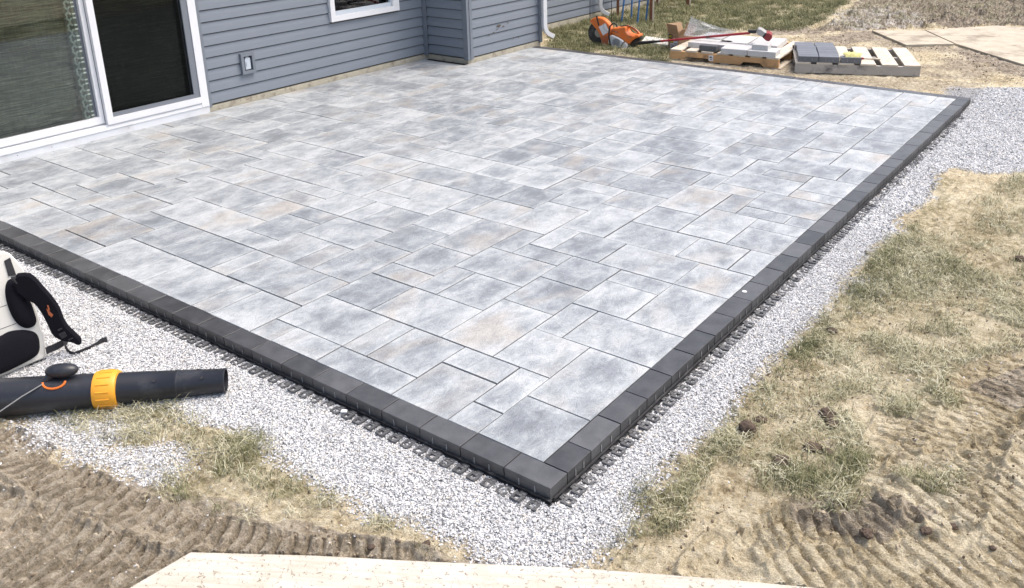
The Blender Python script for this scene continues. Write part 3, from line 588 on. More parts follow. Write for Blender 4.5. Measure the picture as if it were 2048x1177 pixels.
edging('paver_edging', (0, 0.012, 0), (0, YE, 0), 'black plastic edging strip with holed feet, along the lawn side of the patio')
mb = MB(); mb.prism([(.012*math.cos(k*math.pi/6), .012*math.sin(k*math.pi/6)) for k in range(12)], Matrix.Identity(4), .0012)
q = P(1489, 584, 0); dot = mb.build('sticker', M['white'], None, loc=(q[0], q[1], .0012)); tag(dot, 'small round white spot stuck on a charcoal border brick', 'sticker')

# ------------------------------------------------------------------ house
house = empty('house', (-5.38, 5, 0)); tag(house, 'house wall with blue grey lap siding, white sliding door and window', 'house')
HX, BX = -5.38, -4.77; YJ, YC = 5.15, 6.49; H = 2.7
hl = Vector((-5.38, 5, 0))
def sub(o): o.location = Vector(o.location)-hl; return o
def hb(name, boxes, m, parent=house, smooth=False):
    mb = MB()
    for b_ in boxes: mb.box(tuple(Vector(b_[0])-hl), tuple(Vector(b_[1])-hl))
    return mb.build(name, m, parent, smooth)
DY0, DY1, DZ0, DZ1 = .46, 2.375, .057, 2.10
WY0, WY1, WZ0, WZ1 = 3.823, 4.756, .585, 1.75
shell = hb('wall', [((-5.52, -3.0, .05), (-5.402, DY0+.01, H)), ((-5.52, DY0+.01, DZ1-.01), (-5.402, DY1-.01, H)), ((-5.52, DY1-.01, .05), (-5.402, WY0+.02, H)),
    ((-5.52, WY0+.02, .05), (-5.402, WY1-.02, WZ0+.02)), ((-5.52, WY0+.02, WZ1-.02), (-5.402, WY1-.02, H)), ((-5.52, WY1-.02, .05), (-5.402, 14, H)),
    ((-5.40, YJ+.022, .05), (-4.792, YC-.022, H)), ((-9, -3, .0), (-8.9, 14, H)), ((-8.9, -3, 0), (-5.522, -2.9, H)), ((-8.9, 13.9, 0), (-5.522, 14, H))], M['interior'])
floor = hb('floor', [((-8.9, -2.9, -.02), (-5.522, 13.9, .06))], M['interior']); floor['kind'] = 'structure'
hb('roof', [((-9.3, -3.3, H), (-5.06, 14.3, H+.18)), ((-5.055, YJ-.3, H+.002), (-4.45, YC+.3, H+.18))], M['roof'])
hb('foundation', [((-5.50, -3.0, -.30), (-5.384, 14.0, .048)), ((-5.382, YJ+.006, -.30), (-4.778, YC-.012, .048))], M['concrete'])
# crumbled mortar smear along the top edge of the patio
CO = .1016; NC = 26
def plank_mesh(Ln, axis_):
    prof = [(0, 0), (.017, 0), (.0172, .004), (.013, .05), (.0055, CO-.009), (0, CO-.009)]
    vs = []; 
    for s in (0, Ln):
        for a, z in prof: vs.append((a, s, z) if axis_ == 'y' else (s, -a, z))
    n = len(prof); fs = [tuple(range(n-1, -1, -1)), tuple(range(n, 2*n))]+[(k, (k+1) % n, n+(k+1) % n, n+k) for k in range(n)]
    mb = MB(); mb.add(vs, fs); return mb
def planks(x_, y0, y1, skip=None, ax='y', z0=.064):
    full = None
    for k in range(NC):
        z = z0+k*CO
        if z+CO > H: break
        segs = [(y0, y1)]
        if skip and z+CO > skip[2]+.012 and z < skip[3]-.012: segs = [(y0, skip[0]), (skip[1], y1)]
        for a, b_ in segs:
            if b_-a < .02: continue
            key = (round(b_-a, 3), ax); 
            if key not in bc: bc[key] = plank_mesh(b_-a, ax).build('siding_plank', M['siding'], shell); o = bc[key]
            else: o = put('siding_plank', bc[key].data, shell)
            o.location = (Vector((x_, a, z)) if ax == 'y' else Vector((a, x_, z)))-hl
planks(HX-.021, -3.0, DY0-.03)
planks(HX-.021, DY1+.035, YJ-.03, (WY0, WY1, WZ0, WZ1))
planks(HX-.021, DY0-.03, DY1+.035, z0=2.11)
planks(YJ+.021, HX+.03, BX-.045, ax='x')
planks(BX-.021, YJ+.075, YC-.05)
planks(HX-.021, YC+.02, 14.0)
# trims: J-channel by the door, inside corner, outside corner post, far corner
hb('corner_trim', [((HX-.01, DY1+.002, .04), (HX+.006, DY1+.034, H-.01))], M['trim'], shell)
hb('corner_trim', [((HX-.01, YJ-.029, .04), (HX+.020, YJ-.004, H-.01)), ((HX+.0205, YJ-.022, .041), (HX+.030, YJ+.003, H-.012))], M['trim'], shell)
hb('corner_post', [((BX-.045, YJ-.010, .040), (BX+.012, YJ+.075, H-.01)), ((BX-.060, YJ-.004, .045), (BX-.0455, YJ+.01, H-.011)), ((BX-.012, YJ+.0755, .045), (BX+.004, YJ+.09, H-.011)), ((BX+.0125, YJ+.030, .043), (BX+.018, YJ+.036, H-.012))], M['trim'], shell)
hb('corner_trim', [((BX-.05, YC-.05, .03), (BX+.010, YC+.004, H-.01))], M['trim'], shell)
# sliding door
door = hb('sliding_door', [((HX-.06, DY0, .06), (HX+.006, DY1-.072, .098))], M['white'])
hb('kick_plate', [((HX-.02, DY0-.02, .0), (HX+.012, DY1+.0, .057)), ((HX-.02, DY0-.02, .0575), (HX+.018, DY1+.0, .062))], M['kick'], door)
F = []
F += [((HX-.10, DY1-.072, .0625), (HX+.016, DY1-.001, DZ1)), ((HX-.10, DY0, .0625), (HX+.016, DY0+.07, DZ1)), ((HX-.10, DY0+.0705, DZ1-.07), (HX+.016, DY1-.0725, DZ1-.001))]
hb('frame', F, M['white'], door)
hb('sill_track', [((HX-.055, DY0+.071, .0985), (HX-.035, DY1-.073, .112)), ((HX+.0065, DY0+.071, .0625), (HX+.014, DY1-.073, .085))], M['white'], door)
hb('fixed_panel', [((HX-.052, DY0+.07, .1125), (HX-.014, 1.418, .168)), ((HX-.052, 1.418, .1125), (HX-.014, 1.453, DZ1-.072)), ((HX-.052, DY0+.07, .1685), (HX-.014, DY0+.12, DZ1-.072)), ((HX-.052, DY0+.1205, DZ1-.13), (HX-.014, 1.4175, DZ1-.073))], M['white'], door)
hb('stile', [((HX-.058, 1.385, .169), (HX-.0525, 1.4175, DZ1-.131))], M['screenframe'], door)
hb('screen_door', [((HX-.013, 1.457, .0995), (HX+.022, 1.508, DZ1-.073)), ((HX-.013, 1.5085, .0995), (HX+.022, DY1-.073, .150))], M['white'], door)
sf = hb('screen_frame', [((HX-.010, 1.509, .1505), (HX+.010, DY1-.074, .184)), ((HX-.010, DY1-.13, .1845), (HX+.010, DY1-.074, DZ1-.075)), ((HX-.012, DY1-.147, .1845), (HX-.0105, DY1-.131, DZ1-.075))], M['screenframe'], door)
hb('glass_pane', [((HX-.036, DY0+.121, .169), (HX-.031, 1.3845, DZ1-.131))], M['glass'], door)
hb('glass_pane', [((HX-.046, 1.455, .16), (HX-.041, DY1-.074, DZ1-.131))], M['glass'], door)
hb('insect_screen', [((HX-.002, 1.5095, .1845), (HX-.001, DY1-.131, DZ1-.075))], M['screen'], door)
sc_ = [((HX+.0125, 1.0+.0, .030), (HX+.0135, 1.006, .036)), ((HX+.0125, .75, .030), (HX+.0135, .756, .036)), ((HX+.0125, 1.62, .032), (HX+.0135, 1.626, .038))]
hb('screw', sc_, M['screenframe'], door)
# window
win = hb('window', [((HX-.06, WY0, WZ0), (HX+.024, WY1, WZ0+.052)), ((HX-.06, WY0, WZ0+.0525), (HX+.024, WY0+.055, WZ1)), ((HX-.06, WY1-.088, WZ0+.0525), (HX+.024, WY1, WZ1)), ((HX-.06, WY0+.0555, WZ1-.055), (HX+.024, WY1-.0885, WZ1-.001))], M['white'])
M['sash'] = mat('pale_blue_sash', (.50, .56, .62), .45)
hb('sash', [((HX-.05, WY0+.056, WZ0+.053), (HX-.004, WY1-.089, WZ0+.092)), ((HX-.05, WY1-.105, WZ0+.0925), (HX-.004, WY1-.089, WZ1-.056)), ((HX-.05, WY0+.056, WZ0+.0925), (HX-.008, WY0+.063, WZ1-.056))], M['sash'], win)
hb('glass_pane', [((HX-.034, WY0+.0635, WZ0+.093), (HX-.030, WY1-.1055, WZ1-.056))], M['glass'], win)
# outlet box on the siding
ob = hb('outlet_box', [((HX-.015, 2.750, .262), (HX+.020, 2.778, .448)), ((HX-.015, 2.866, .262), (HX+.020, 2.894, .448)), ((HX-.015, 2.7785, .262), (HX+.020, 2.8655, .290)), ((HX-.015, 2.7785, .420), (HX+.020, 2.8655, .448))], M['trim'])
M['darkgap'] = mat('dark_recess', (.02, .022, .028), .8)
hb('back_plate', [((HX-.014, 2.779, .2905), (HX-.004, 2.865, .4195))], M['darkgap'], ob)
hb('cover', [((HX-.0035, 2.795, .300), (HX+.008, 2.850, .402)), ((HX+.0085, 2.805, .33), (HX+.013, 2.812, .37)), ((HX-.0035, 2.81, .4025), (HX+.006, 2.838, .412))], M['sash'], ob)
# downspouts
def downspout(y0, x0, zb, turn):
    mb = MB(); w2, d2 = .032, .023
    def sec(p, t, s=1):
        t = t.normalized(); a = Vector((0, 0, 1)).cross(turn) if abs(t.z) > .99 else Vector((0, 0, 1)).cross(t)
        a = turn.cross(Vector((0, 0, 1))).normalized(); b_ = t.cross(a).normalized(); return [p+a*(w2*s*u)+b_*(d2*s*v) for u, v in ((-1, -1), (-.6, -1.12), (.6, -1.12), (1, -1), (1, 1), (.6, 1.12), (-.6, 1.12), (-1, 1))]
    c = Vector((x0, y0, 0)); path = [(c+Vector((0, 0, H-.05)), Vector((0, 0, -1)))]
    path.append((c+Vector((0, 0, zb+.19)), Vector((0, 0, -1))))
    for k in range(1, 6):
        th = k/5*math.radians(62); path.append((c+Vector((0, 0, zb+.19))+turn*.13*(1-math.cos(th))+Vector((0, 0, -.13*math.sin(th))), Vector((0, 0, -math.cos(th)))+turn*math.sin(th)))
    e = path[-1]; path.append((e[0]+e[1].normalized()*.055, e[1]))
    vs = []; 
    for p, t in path: vs += sec(p-hl, t)
    m_ = len(path); fs = []
    for i in range(m_-1):
        for k in range(8): j = (k+1) % 8; fs.append((8*i+k, 8*i+j, 8*i+8+j, 8*i+8+k))
    b0 = len(vs); vs += sec(path[-1][0]-hl, path[-1][1], .86)+sec(path[-2][0]-hl, path[-2][1], .86)
    for k in range(8): j = (k+1) % 8; fs += [(8*(m_-1)+k, 8*(m_-1)+j, b0+j, b0+k), (b0+k, b0+j, b0+8+j, b0+8+k)]
    mb.add(vs, fs); o = mb.build('downspout', M['galv'], house, True)
    bk = MB(); q_ = c-hl; bk.box((q_.x-.045, q_.y-.04, zb+.62), (q_.x+.032, q_.y+.04, zb+.65)); bk.build('bracket', M['galv'], o); return o
downspout(6.475, -4.715, .045, Vector((.45, .9, 0)).normalized())
downspout(8.63, -5.30, -.02, Vector((.75, .66, 0)).normalized())
# mud splashed on the projecting wall
mb = MB(); r_ = random.Random(12)
for (py_, pz_, s_) in ((5.70, .335, .05), (5.78, .318, .03), (5.66, .30, .02), (5.60, .272, .025), (5.52, .255, .02), (5.86, .345, .02), (5.95, .16, .018), (6.05, .15, .014)):
    n_ = 9; poly = [(s_*r_.uniform(.4, 1.1)*math.cos(2*math.pi*k/n_), s_*.35*r_.uniform(.4, 1.1)*math.sin(2*math.pi*k/n_)) for k in range(n_)]
    Mx = Matrix(((0, 0, 1, BX-.001-hl.x-.002), (1, 0, 0, py_-hl.y), (0, 1, 0, pz_), (0, 0, 0, 1))); mb.prism(poly, Mx, .002)
M['mud'] = mat('dried_mud', (.10, .085, .07), .9)
mb.build('mud_splash', M['mud'], shell)
# curtains behind the door and window
def curtain(y0, y1, z0, z1, x0, lab, amp=.011):
    ny_, nz_ = int((y1-y0)/.012), 12; vs = []; fs = []
    for j in range(nz_+1):
        for i in range(ny_+1):
            y_ = y0+(y1-y0)*i/ny_; vs.append((x0+amp*math.sin(y_*21+.6*math.sin(j*.5))+.35*amp*math.sin(y_*47), y_, z0+(z1-z0)*j/nz_))
    for j in range(nz_):
        for i in range(ny_): a = j*(ny_+1)+i; fs.append((a, a+1, a+ny_+2, a+ny_+1))
    mb = MB(); mb.add(vs, fs); o = mb.build('curtain', M['curtain'], None, True); sm = o.modifiers.new('thickness', 'SOLIDIFY'); sm.thickness = .002
    tag(o, lab, 'curtain'); return o
c1 = curtain(.40, 1.39, .12, 2.05, -5.47, 'grey green slub curtain with a pale lace edge, behind the fixed left door glass')
# lace edge : a chain of linked arches
mb = MB(); pz = .085; yy = 1.325; xx = -5.43
mb.box((xx-.003, yy-.020, .12), (xx-.002, yy+.075, 2.05), 1)
for k in range(22):
    z = .16+k*pz
    def arc(cy, cz, r, a0, a1, n=7): return [(xx, cy+r*math.cos(a0+(a1-a0)*i/n), cz+r*1.25*math.sin(a0+(a1-a0)*i/n)) for i in range(n+1)]
    mb.ribbon(arc(yy+.044, z, .022, math.radians(100), math.radians(260)), (1, 0, 0), .002, .014)
    mb.ribbon([(xx, yy+.024, z+.006), (xx, yy+.010, z+.020), (xx, yy-.002, z+.034)], (1, 0, 0), .002, .014)
    mb.ribbon([(xx, yy+.024, z-.006), (xx, yy+.010, z-.018), (xx, yy-.002, z-.030)], (1, 0, 0), .002, .014)
    mb.ribbon(arc(yy-.004, z+.0425, .010, math.radians(-80), math.radians(80)), (1, 0, 0), .002, .011)
    mb.ribbon([(xx, yy+.048, z+.027), (xx, yy+.072, z+.027)], (1, 0, 0), .002, .011); mb.ribbon([(xx, yy+.048, z-.027), (xx, yy+.072, z-.027)], (1, 0, 0), .002, .011)
M['lace_back'] = mat('dull_lace_ground', (.10, .125, .115), .95)
mb.build('lace_trim', [M['lace'], M['lace_back']], c1)
curtain(1.47, 2.34, .12, 2.05, -5.49, 'dark curtain behind the screened right half of the sliding door', .012)
curtain(3.84, 4.74, .55, 1.7, -5.62, 'dim curtain inside the white framed window', .01)
# ------------------------------------------------------------------ loose things
M['orange'] = mat('orange_plastic', (.72, .17, .025), .38, var=.12, vscale=8, dirt=(.40, .22, .12), dscale=12)
M['orange_d'] = mat('dusty_red_orange', (.42, .12, .05), .5, var=.2, vscale=10, dirt=(.45, .36, .28), dscale=14)
M['black'] = mat('black_rubber', (.013, .013, .015), .45, var=.3)
M['fabric'] = mat('black_padding', (.008, .008, .012), .95, spec=.15, bump=.5, bscale=300)
M['webbing'] = mat('black_webbing', (.022, .022, .026), .7, bump=.5, bscale=500)
M['shell'] = mat('off_white_shell', (.66, .66, .62), .4, var=.04, vscale=6)
M['silver'] = mat('light_grey_cover', (.62, .64, .66), .42)
M['steel'] = mat('worn_steel', (.32, .32, .31), .4, metal=.7, var=.2, vscale=20)
M['disc'] = mat('dark_abrasive_disc', (.035, .035, .037), .6, var=.4, vscale=15, dirt=(.12, .12, .12), dscale=10)
M['paper'] = mat('white_paper', (.75, .76, .78), .7, var=.04, vscale=30)
M['yellow'] = mat('yellow_orange_collar', (.78, .36, .03), .42, var=.08, vscale=20)
M['tube'] = mat('scuffed_black_tube', (.020, .022, .028), .36, var=.3, vscale=6, dirt=(.055, .058, .065), dscale=8)
M['wood_o'] = mat('orange_pine', (.60, .36, .17), .7, var=.22, vscale=9, dirt=(.20, .12, .07), dscale=8, bump=.3, bscale=60)
M['wood_p'] = mat('pale_deck_board', (.60, .54, .44), .75, var=.12, vscale=10, dirt=(.40, .33, .25), dscale=7, bump=.3, bscale=60)
M['wood_g'] = mat('weathered_stringer', (.43, .40, .36), .8, var=.2, vscale=8, dirt=(.12, .115, .11), dscale=5, bump=.3, bscale=60)
M['card'] = mat('brown_cardboard', (.36, .24, .14), .85, var=.08)
M['label_y'] = mat('yellow_print', (.70, .60, .05), .6); M['label_k'] = mat('black_print', (.03, .03, .03), .6)
M['red'] = mat('red_handle', (.33, .025, .035), .4, var=.15, vscale=15)
M['bristle'] = mat('red_bristles', (.26, .04, .045), .8, bump=.9, bscale=160)
M['blue'] = mat('blue_painted_tube', (.05, .17, .42), .4, var=.2, vscale=10)
M['post'] = mat('brown_stained_wood', (.16, .065, .03), .7, var=.3, vscale=12)
M['ply_old'] = mat('muddy_plywood', (.56, .51, .41), .85, var=.18, vscale=14, dirt=(.45, .395, .31), dscale=24, bump=.3, bscale=30)
def ply_mat():
    m = bpy.data.materials.new('dusty_plywood'); m.use_nodes = True; N = m.node_tree.nodes; L = m.node_tree.links; b = N['Principled BSDF']
    tc = N.new('ShaderNodeTexCoord'); mp = N.new('ShaderNodeMapping'); mp.inputs['Rotation'].default_value = (0, 0, -.55); mp.inputs['Scale'].default_value = (1, 1, 1); L.new(tc.outputs['Object'], mp.inputs[0])
    st = N.new('ShaderNodeVectorMath'); st.operation = 'MULTIPLY'; L.new(mp.outputs[0], st.inputs[0]); st.inputs[1].default_value = (3, 45, 1)
    g = noise(N, L, st.outputs[0], 1, 6, .6, .8); d = noise(N, L, tc.outputs['Object'], 6, 8, .7, .4); f = noise(N, L, tc.outputs['Object'], 60, 5, .75, .6); k = noise(N, L, tc.outputs['Object'], 210, 3, .7)
    c = ramp(N, L, g, [(.3, (.46, .42, .34)), (.5, (.57, .54, .47)), (.7, (.66, .64, .57))])
    c = mixc(N, L, mth(N, L, 'MULTIPLY', ramp(N, L, d, [(.42, (0, 0, 0)), (.66, (1, 1, 1))]), .65), c, (.47, .42, .33))
    c = mixc(N, L, ramp(N, L, f, [(.57, (0, 0, 0)), (.63, (1, 1, 1))]), c, (.24, .20, .15))
    c = mixc(N, L, .5, c, mixc(N, L, k, (.6, .6, .6), (1.2, 1.2, 1.2)), 'MULTIPLY')
    L.new(c, b.inputs['Base Color']); b.inputs['Roughness'].default_value = .85
    bp = N.new('ShaderNodeBump'); bp.inputs['Strength'].default_value = .5; bp.inputs['Distance'].default_value = .003; L.new(mth(N, L, 'ADD', g, f), bp.inputs['Height']); L.new(bp.outputs[0], b.inputs['Normal'])
    return m
M['ply'] = ply_mat()
M['clod'] = mat('damp_mud_clod', (.085, .060, .043), .9, var=.35, vscale=30, bump=1, bscale=120)
M['ragy'] = mat('pale_yellow_rag', (.62, .58, .24), .9, var=.1)
def film_mat():
    m = bpy.data.materials.new('clear_plastic_film'); m.use_nodes = True; N = m.node_tree.nodes; L = m.node_tree.links; b = N['Principled BSDF']
    b.inputs['Base Color'].default_value = (.62, .64, .64, 1); b.inputs['Roughness'].default_value = .25
    tc = N.new('ShaderNodeTexCoord'); t = N.new('ShaderNodeBsdfTransparent'); mx = N.new('ShaderNodeMixShader')
    L.new(ramp(N, L, noise(N, L, tc.outputs['Object'], 90, 3, .7, 1), [(.40, (.22, .22, .22)), (.62, (.75, .75, .75))]), mx.inputs[0])
    L.new(t.outputs[0], mx.inputs[1]); L.new(b.outputs[0], mx.inputs[2]); L.new(mx.outputs[0], N['Material Output'].inputs[0]); return m
M['film'] = film_mat(); M['steelgrey'] = mat('grey_broom_block', (.34, .34, .335), .6, var=.2)
class Frame:
    """a local drawing plane standing in the yard: o origin, u along, v up, w towards the viewer's side"""
    def __init__(s, o, u, v=(0, 0, 1)):
        s.o = np.array(o, float); s.u = np.array(u, float); s.u /= np.linalg.norm(s.u); s.v = np.array(v, float); s.v -= s.u*(s.v@s.u); s.v /= np.linalg.norm(s.v); s.w = np.cross(s.u, s.v)
    def px(s, pts, off=(0, 0), sc=1, d=0):
        r = []
        for a, b in pts: q_ = PP(off[0]+a/sc, off[1]+b/sc, s.o+s.w*d, s.w)-s.o; r.append((float(q_@s.u), float(q_@s.v)))
        return r
    def M(s, d=0, rel=True):
        o = np.zeros(3) if rel else s.o
        return Matrix(((s.u[0], s.v[0], s.w[0], o[0]+s.w[0]*d), (s.u[1], s.v[1], s.w[1], o[1]+s.w[1]*d), (s.u[2], s.v[2], s.w[2], o[2]+s.w[2]*d), (0, 0, 0, 1)))
def ccw(poly):
    a = sum(poly[i-1][0]*poly[i][1]-poly[i][0]*poly[i-1][1] for i in range(len(poly))); return poly if a > 0 else poly[::-1]
def smooth_poly(poly, it=2):
    for _ in range(it):
        n = []
        for i in range(len(poly)):
            a, b = np.array(poly[i-1]), np.array(poly[i]); n += [tuple(a*.75+b*.25), tuple(a*.25+b*.75)]
        poly = n[1:]+n[:1]
    return poly
def pillow(mb, poly, Mx, h, mi=0, rings=5):
    poly = ccw(poly); c = np.mean(np.array(poly), 0); n = len(poly); vs = []; fs = []
    for r in range(rings+1):
        t = r/rings*math.pi/2; s_ = math.cos(t)**.55 if r < rings else 0.02; zz = math.sin(t)*h
        for q_ in poly: p = c+(np.array(q_)-c)*max(s_, .02); vs.append(tuple(Mx @ Vector((p[0], p[1], zz))))
    for r in range(rings):
        for i in range(n): j = (i+1) % n; fs.append((r*n+i, r*n+j, (r+1)*n+j, (r+1)*n+i))
    fs.append(tuple(range(n-1, -1, -1))); fs.append(tuple(range(rings*n, rings*n+n))); mb.add(vs, fs, mi)
def lathe(mb, a, b, prof, n=32, mi=0):
    """profile points (t along a->b in metres, radius)"""
    a = Vector(a); d = (Vector(b)-a).normalized(); x_ = d.cross(Vector((0, 0, 1))).normalized(); y_ = x_.cross(d); vs = []; fs = []
    for t, r in prof:
        for k in range(n): th = 2*math.pi*k/n; vs.append(a+d*t+(x_*math.cos(th)+y_*math.sin(th))*r)
    for i in range(len(prof)-1):
        for k in range(n): j = (k+1) % n; fs.append((i*n+k, i*n+j, (i+1)*n+j, (i+1)*n+k))
    mb.add(vs, fs, mi)
G0 = -.062
# ---- backpack leaf blower
bb0 = P(0, 757, G0); bb1 = P(95, 720, G0)
fr = Frame(bb0, (bb1-bb0), (-.16, 0, .98)); bp_ = empty('leaf_blower', tuple(bb0)); tag(bp_, 'backpack leaf blower with off white shell, black harness pads and long orange collared tube', 'leaf blower')
Z5 = (0, 490); K5 = 4.36
panel = smooth_poly(ccw(fr.px([(-330, 60), (0, 60), (50, 58), (100, 85), (160, 150), (225, 235), (285, 470), (330, 590), (345, 640), (362, 735), (388, 770), (395, 860), (404, 985), (300, 1025), (0, 1160), (-300, 1290), (-420, 1000), (-420, 300)], Z5, K5)), 1)
mb = MB(); mb.prism(panel, fr.M(-.05), .05, bev=.006); shell_ = mb.build('shell', M['shell'], bp_, True)
mb = MB(); e0, e1 = fr.px([(0, 545), (60, 525)], Z5, K5), fr.px([(0, 737), (140, 685)], Z5, K5)
for e in (e0, e1): mb.tube([fr.M(.0005) @ Vector((*e[0], 0)), fr.M(.0005) @ Vector((*e[1], 0))], .0012, 6)
mb.build('seam', M['plastic'], shell_)
mb = MB(); base_ = ccw(fr.px([(-350, 1270), (0, 1172), (300, 1040), (405, 995), (408, 1003), (300, 1062), (0, 1190), (-350, 1320)], Z5, K5)); mb.prism(base_, fr.M(-.30), .29); mb.build('base', M['black'], bp_)
mb = MB(); mb.box((-.42, -.32, .02), (-.06, .17, .42), M=Matrix.Identity(4), ch=.05); mb.build('motor_housing', M['shell'], bp_)
mb = MB(); pillow(mb, smooth_poly(fr.px([(40, 400), (55, 320), (100, 290), (160, 300), (190, 430), (260, 480), (300, 600), (318, 660), (300, 710), (240, 732), (170, 710), (110, 640), (60, 520)], Z5, K5), 2), fr.M(0), .035); mb.build('back_pad', M['fabric'], bp_, True)
mb = MB(); pillow(mb, smooth_poly(fr.px([(-260, 900), (-150, 830), (0, 800), (60, 760), (150, 740), (260, 745), (320, 770), (345, 830), (345, 930), (300, 980), (150, 1060), (0, 1130), (-150, 1180), (-260, 1160)], Z5, K5), 2), fr.M(0), .04); mb.build('hip_pad', M['fabric'], bp_, True)
S_ = PP(30, 550, fr.o+fr.w*.05, fr.w); E_ = P(160, 698, G0+.03); fs_ = Frame(fr.o, (E_-S_)*np.array([1, 1, 0])); fs_.o = S_; 
rel = Matrix.Translation(Vector(tuple(S_-bb0)))
strap = smooth_poly(ccw(fs_.px([(120, 262), (240, 245), (310, 290), (385, 380), (450, 450), (520, 550), (550, 640), (590, 710), (650, 765), (712, 825), (706, 868), (670, 872), (640, 850), (590, 845), (530, 830), (460, 790), (420, 700), (370, 600), (310, 515), (260, 490), (190, 450), (120, 380)], Z5, K5)), 1)
mb = MB(); mb.prism(strap, rel @ fs_.M(-.012), .024, bev=.008); so_ = mb.build('shoulder_strap', M['fabric'], bp_, True)
mb = MB(); mb.prism(ccw(fs_.px([(415, 515), (428, 518), (440, 560), (425, 565)], Z5, K5)), rel @ fs_.M(.0125), .001); mb.prism(ccw(fs_.px([(408, 545), (420, 555), (468, 600), (455, 622), (428, 600)], Z5, K5)), rel @ fs_.M(.0125), .001); mb.build('logo', M['orange_d'], so_)
mb = MB()
for a in ([(505, 728), (540, 712), (548, 722), (512, 740)], [(515, 765), (565, 742), (590, 780), (545, 808), (515, 765)][:4], [(600, 812), (635, 795), (640, 803), (606, 822)]): mb.prism(ccw(fs_.px(a, Z5, K5)), rel @ fs_.M(.013), .004)
mb.build('buckle', M['webbing'], so_)
mb = MB(); mb.prism(ccw(fr.px([(35, 140), (85, 112), (138, 262), (72, 272)], Z5, K5)), fr.M(.001), .004); mb.build('webbing', M['webbing'], bp_)
mb = MB()
for a in ([(60, 268), (140, 255), (165, 300), (150, 325), (105, 332), (70, 295)],): mb.prism(ccw(fr.px(a, Z5, K5)), fr.M(.045), .012, bev=.003)
mb.build('buckle', M['webbing'], bp_)
mb = MB(); g_ = [P(92, 702, G0+.05), P(112, 694, G0+.05), P(126, 686, G0+.06), P(135, 683, G0+.05)]; mb.ribbon([tuple(q_-bb0) for q_ in g_], (0, .2, 1), .032, .003)
g_ = [P(129, 686, G0+.03), P(132, 696, G0+.02), P(137, 704, G0+.007), P(147, 708, G0+.005), P(162, 703, G0+.006), P(180, 696, G0+.008), P(195, 688, G0+.010), P(203, 683, G0+.012), P(214, 679, G0+.012)]
mb.ribbon([tuple(q_-bb0) for q_ in g_], (0, .5, 1), [.012, .012, .013, .013, .015, .017, .020, .028, .026], .003); mb.build('waist_strap', M['webbing'], bp_)
# tube
TL = P(0, 796, G0+.074); TR = P(452, 761, G0+.049); TA = TL+(TL-TR)*.55; ax = (TR-TA); Lt = np.linalg.norm(ax)
def tpx(px):   # distance along the tube axis seen at column px
    best = min(range(400), key=lambda k: abs(proj_x(TA+ax*k/399)-px)); return Lt*best/399
def proj_x(q_): d = np.array(q_)-CAMP; return CXP+FPX*(d@BR)/(d@BF)
r0 = tpx(0); rC0, rC1 = tpx(193), tpx(240); t300 = tpx(300); tH = tpx(125)
rel_ = lambda q_: tuple(np.array(q_)-bb0)
mb = MB(); lathe(mb, rel_(TA), rel_(TR), [(0, .082), (r0, .076), (tH-.02, .072), (tH+.05, .070), (rC0+.004, .068)], 40); mb.build('tube', M['tube'], bp_, True)
mb = MB(); lathe(mb, rel_(TA), rel_(TR), [(rC1-.004, .064), (t300, .061), (t300+.10, .0565), (t300+.102, .058), (t300+.112, .058), (t300+.114, .056), (Lt-.012, .0485), (Lt-.010, .0500), (Lt, .0500), (Lt, .0455), (Lt-.25, .050), (Lt-.25, .001)], 40); nz = mb.build('nozzle', M['tube'], bp_, True)
mb = MB(); c0_ = Vector(tuple(TA))-Vector(tuple(bb0)); dn_ = Vector(tuple(ax)).normalized(); xn_ = dn_.cross(Vector((0, 0, 1))).normalized(); yn_ = xn_.cross(dn_); sd2 = xn_ if xn_.dot(Vector((1, -1, 0))) > 0 else -xn_; nn_ = (yn_*.75+sd2*.66).normalized()
for tt in (Lt-.085, t300+.03): q_ = c0_+dn_*tt+nn_*(.0525 if tt > t300+.1 else .0608); mb.tube([q_, q_+nn_*.0035], .006, 10)
mb.build('stud', M['plastic'], nz, True)
mb = MB(); lathe(mb, rel_(TA), rel_(TR), [(rC0, .066), (rC0+.002, .0745), (rC0+.012, .0775), (rC1-.014, .0775), (rC1-.003, .073), (rC1, .062)], 40)
d_ = Vector(tuple(ax)).normalized(); x_ = d_.cross(Vector((0, 0, 1))).normalized(); y_ = x_.cross(d_)
for k in range(16):
    th = 2*math.pi*k/16; c_ = Vector(rel_(TA))+(x_*math.cos(th)+y_*math.sin(th))*.0778; mb.tube([c_+d_*(rC0+.018), c_+d_*(rC1-.022)], .0028, 6)
mb.build('collar', M['yellow'], bp_, True)
hp = Vector(rel_(TA))+d_*tH+y_*.072
mb = MB(); bm_pts = []
nu, nv_ = 20, 12; vs = []; fs_2 = []
Hc = hp+y_*.030+d_*.012; hx, hy, hz = .062, .032, .027
for i in range(nv_+1):
    ph = math.pi*i/nv_
    for k in range(nu):
        th = 2*math.pi*k/nu; sx_ = math.copysign(abs(math.cos(th))**.8, math.cos(th)); vs.append(Hc+d_*(hx*math.sin(ph)**.8*sx_)+x_*(hy*math.sin(ph)*math.sin(th))+y_*(hz*math.cos(ph)))
for i in range(nv_):
    for k in range(nu): j = (k+1) % nu; fs_2.append((i*nu+k, i*nu+j, (i+1)*nu+j, (i+1)*nu+k))
mb.add(vs, fs_2); mb.tube([hp-d_*.055-y_*.012-x_*-.01, hp-d_*.03+y_*.012, Hc-d_*.02], [.016, .018, .02], 12); hn = mb.build('handle', M['tube'], bp_, True)
mb = MB(); arc_ = []
sgn = 1 if (x_.dot(Vector((1, -1, 0))) > 0) else -1
for k in range(9): th = math.pi*(k/8); arc_.append(hp-d_*.012+d_*(.042*math.cos(th))+x_*sgn*(.030+.022*math.sin(th))-y_*(.002+.018*math.sin(th)))
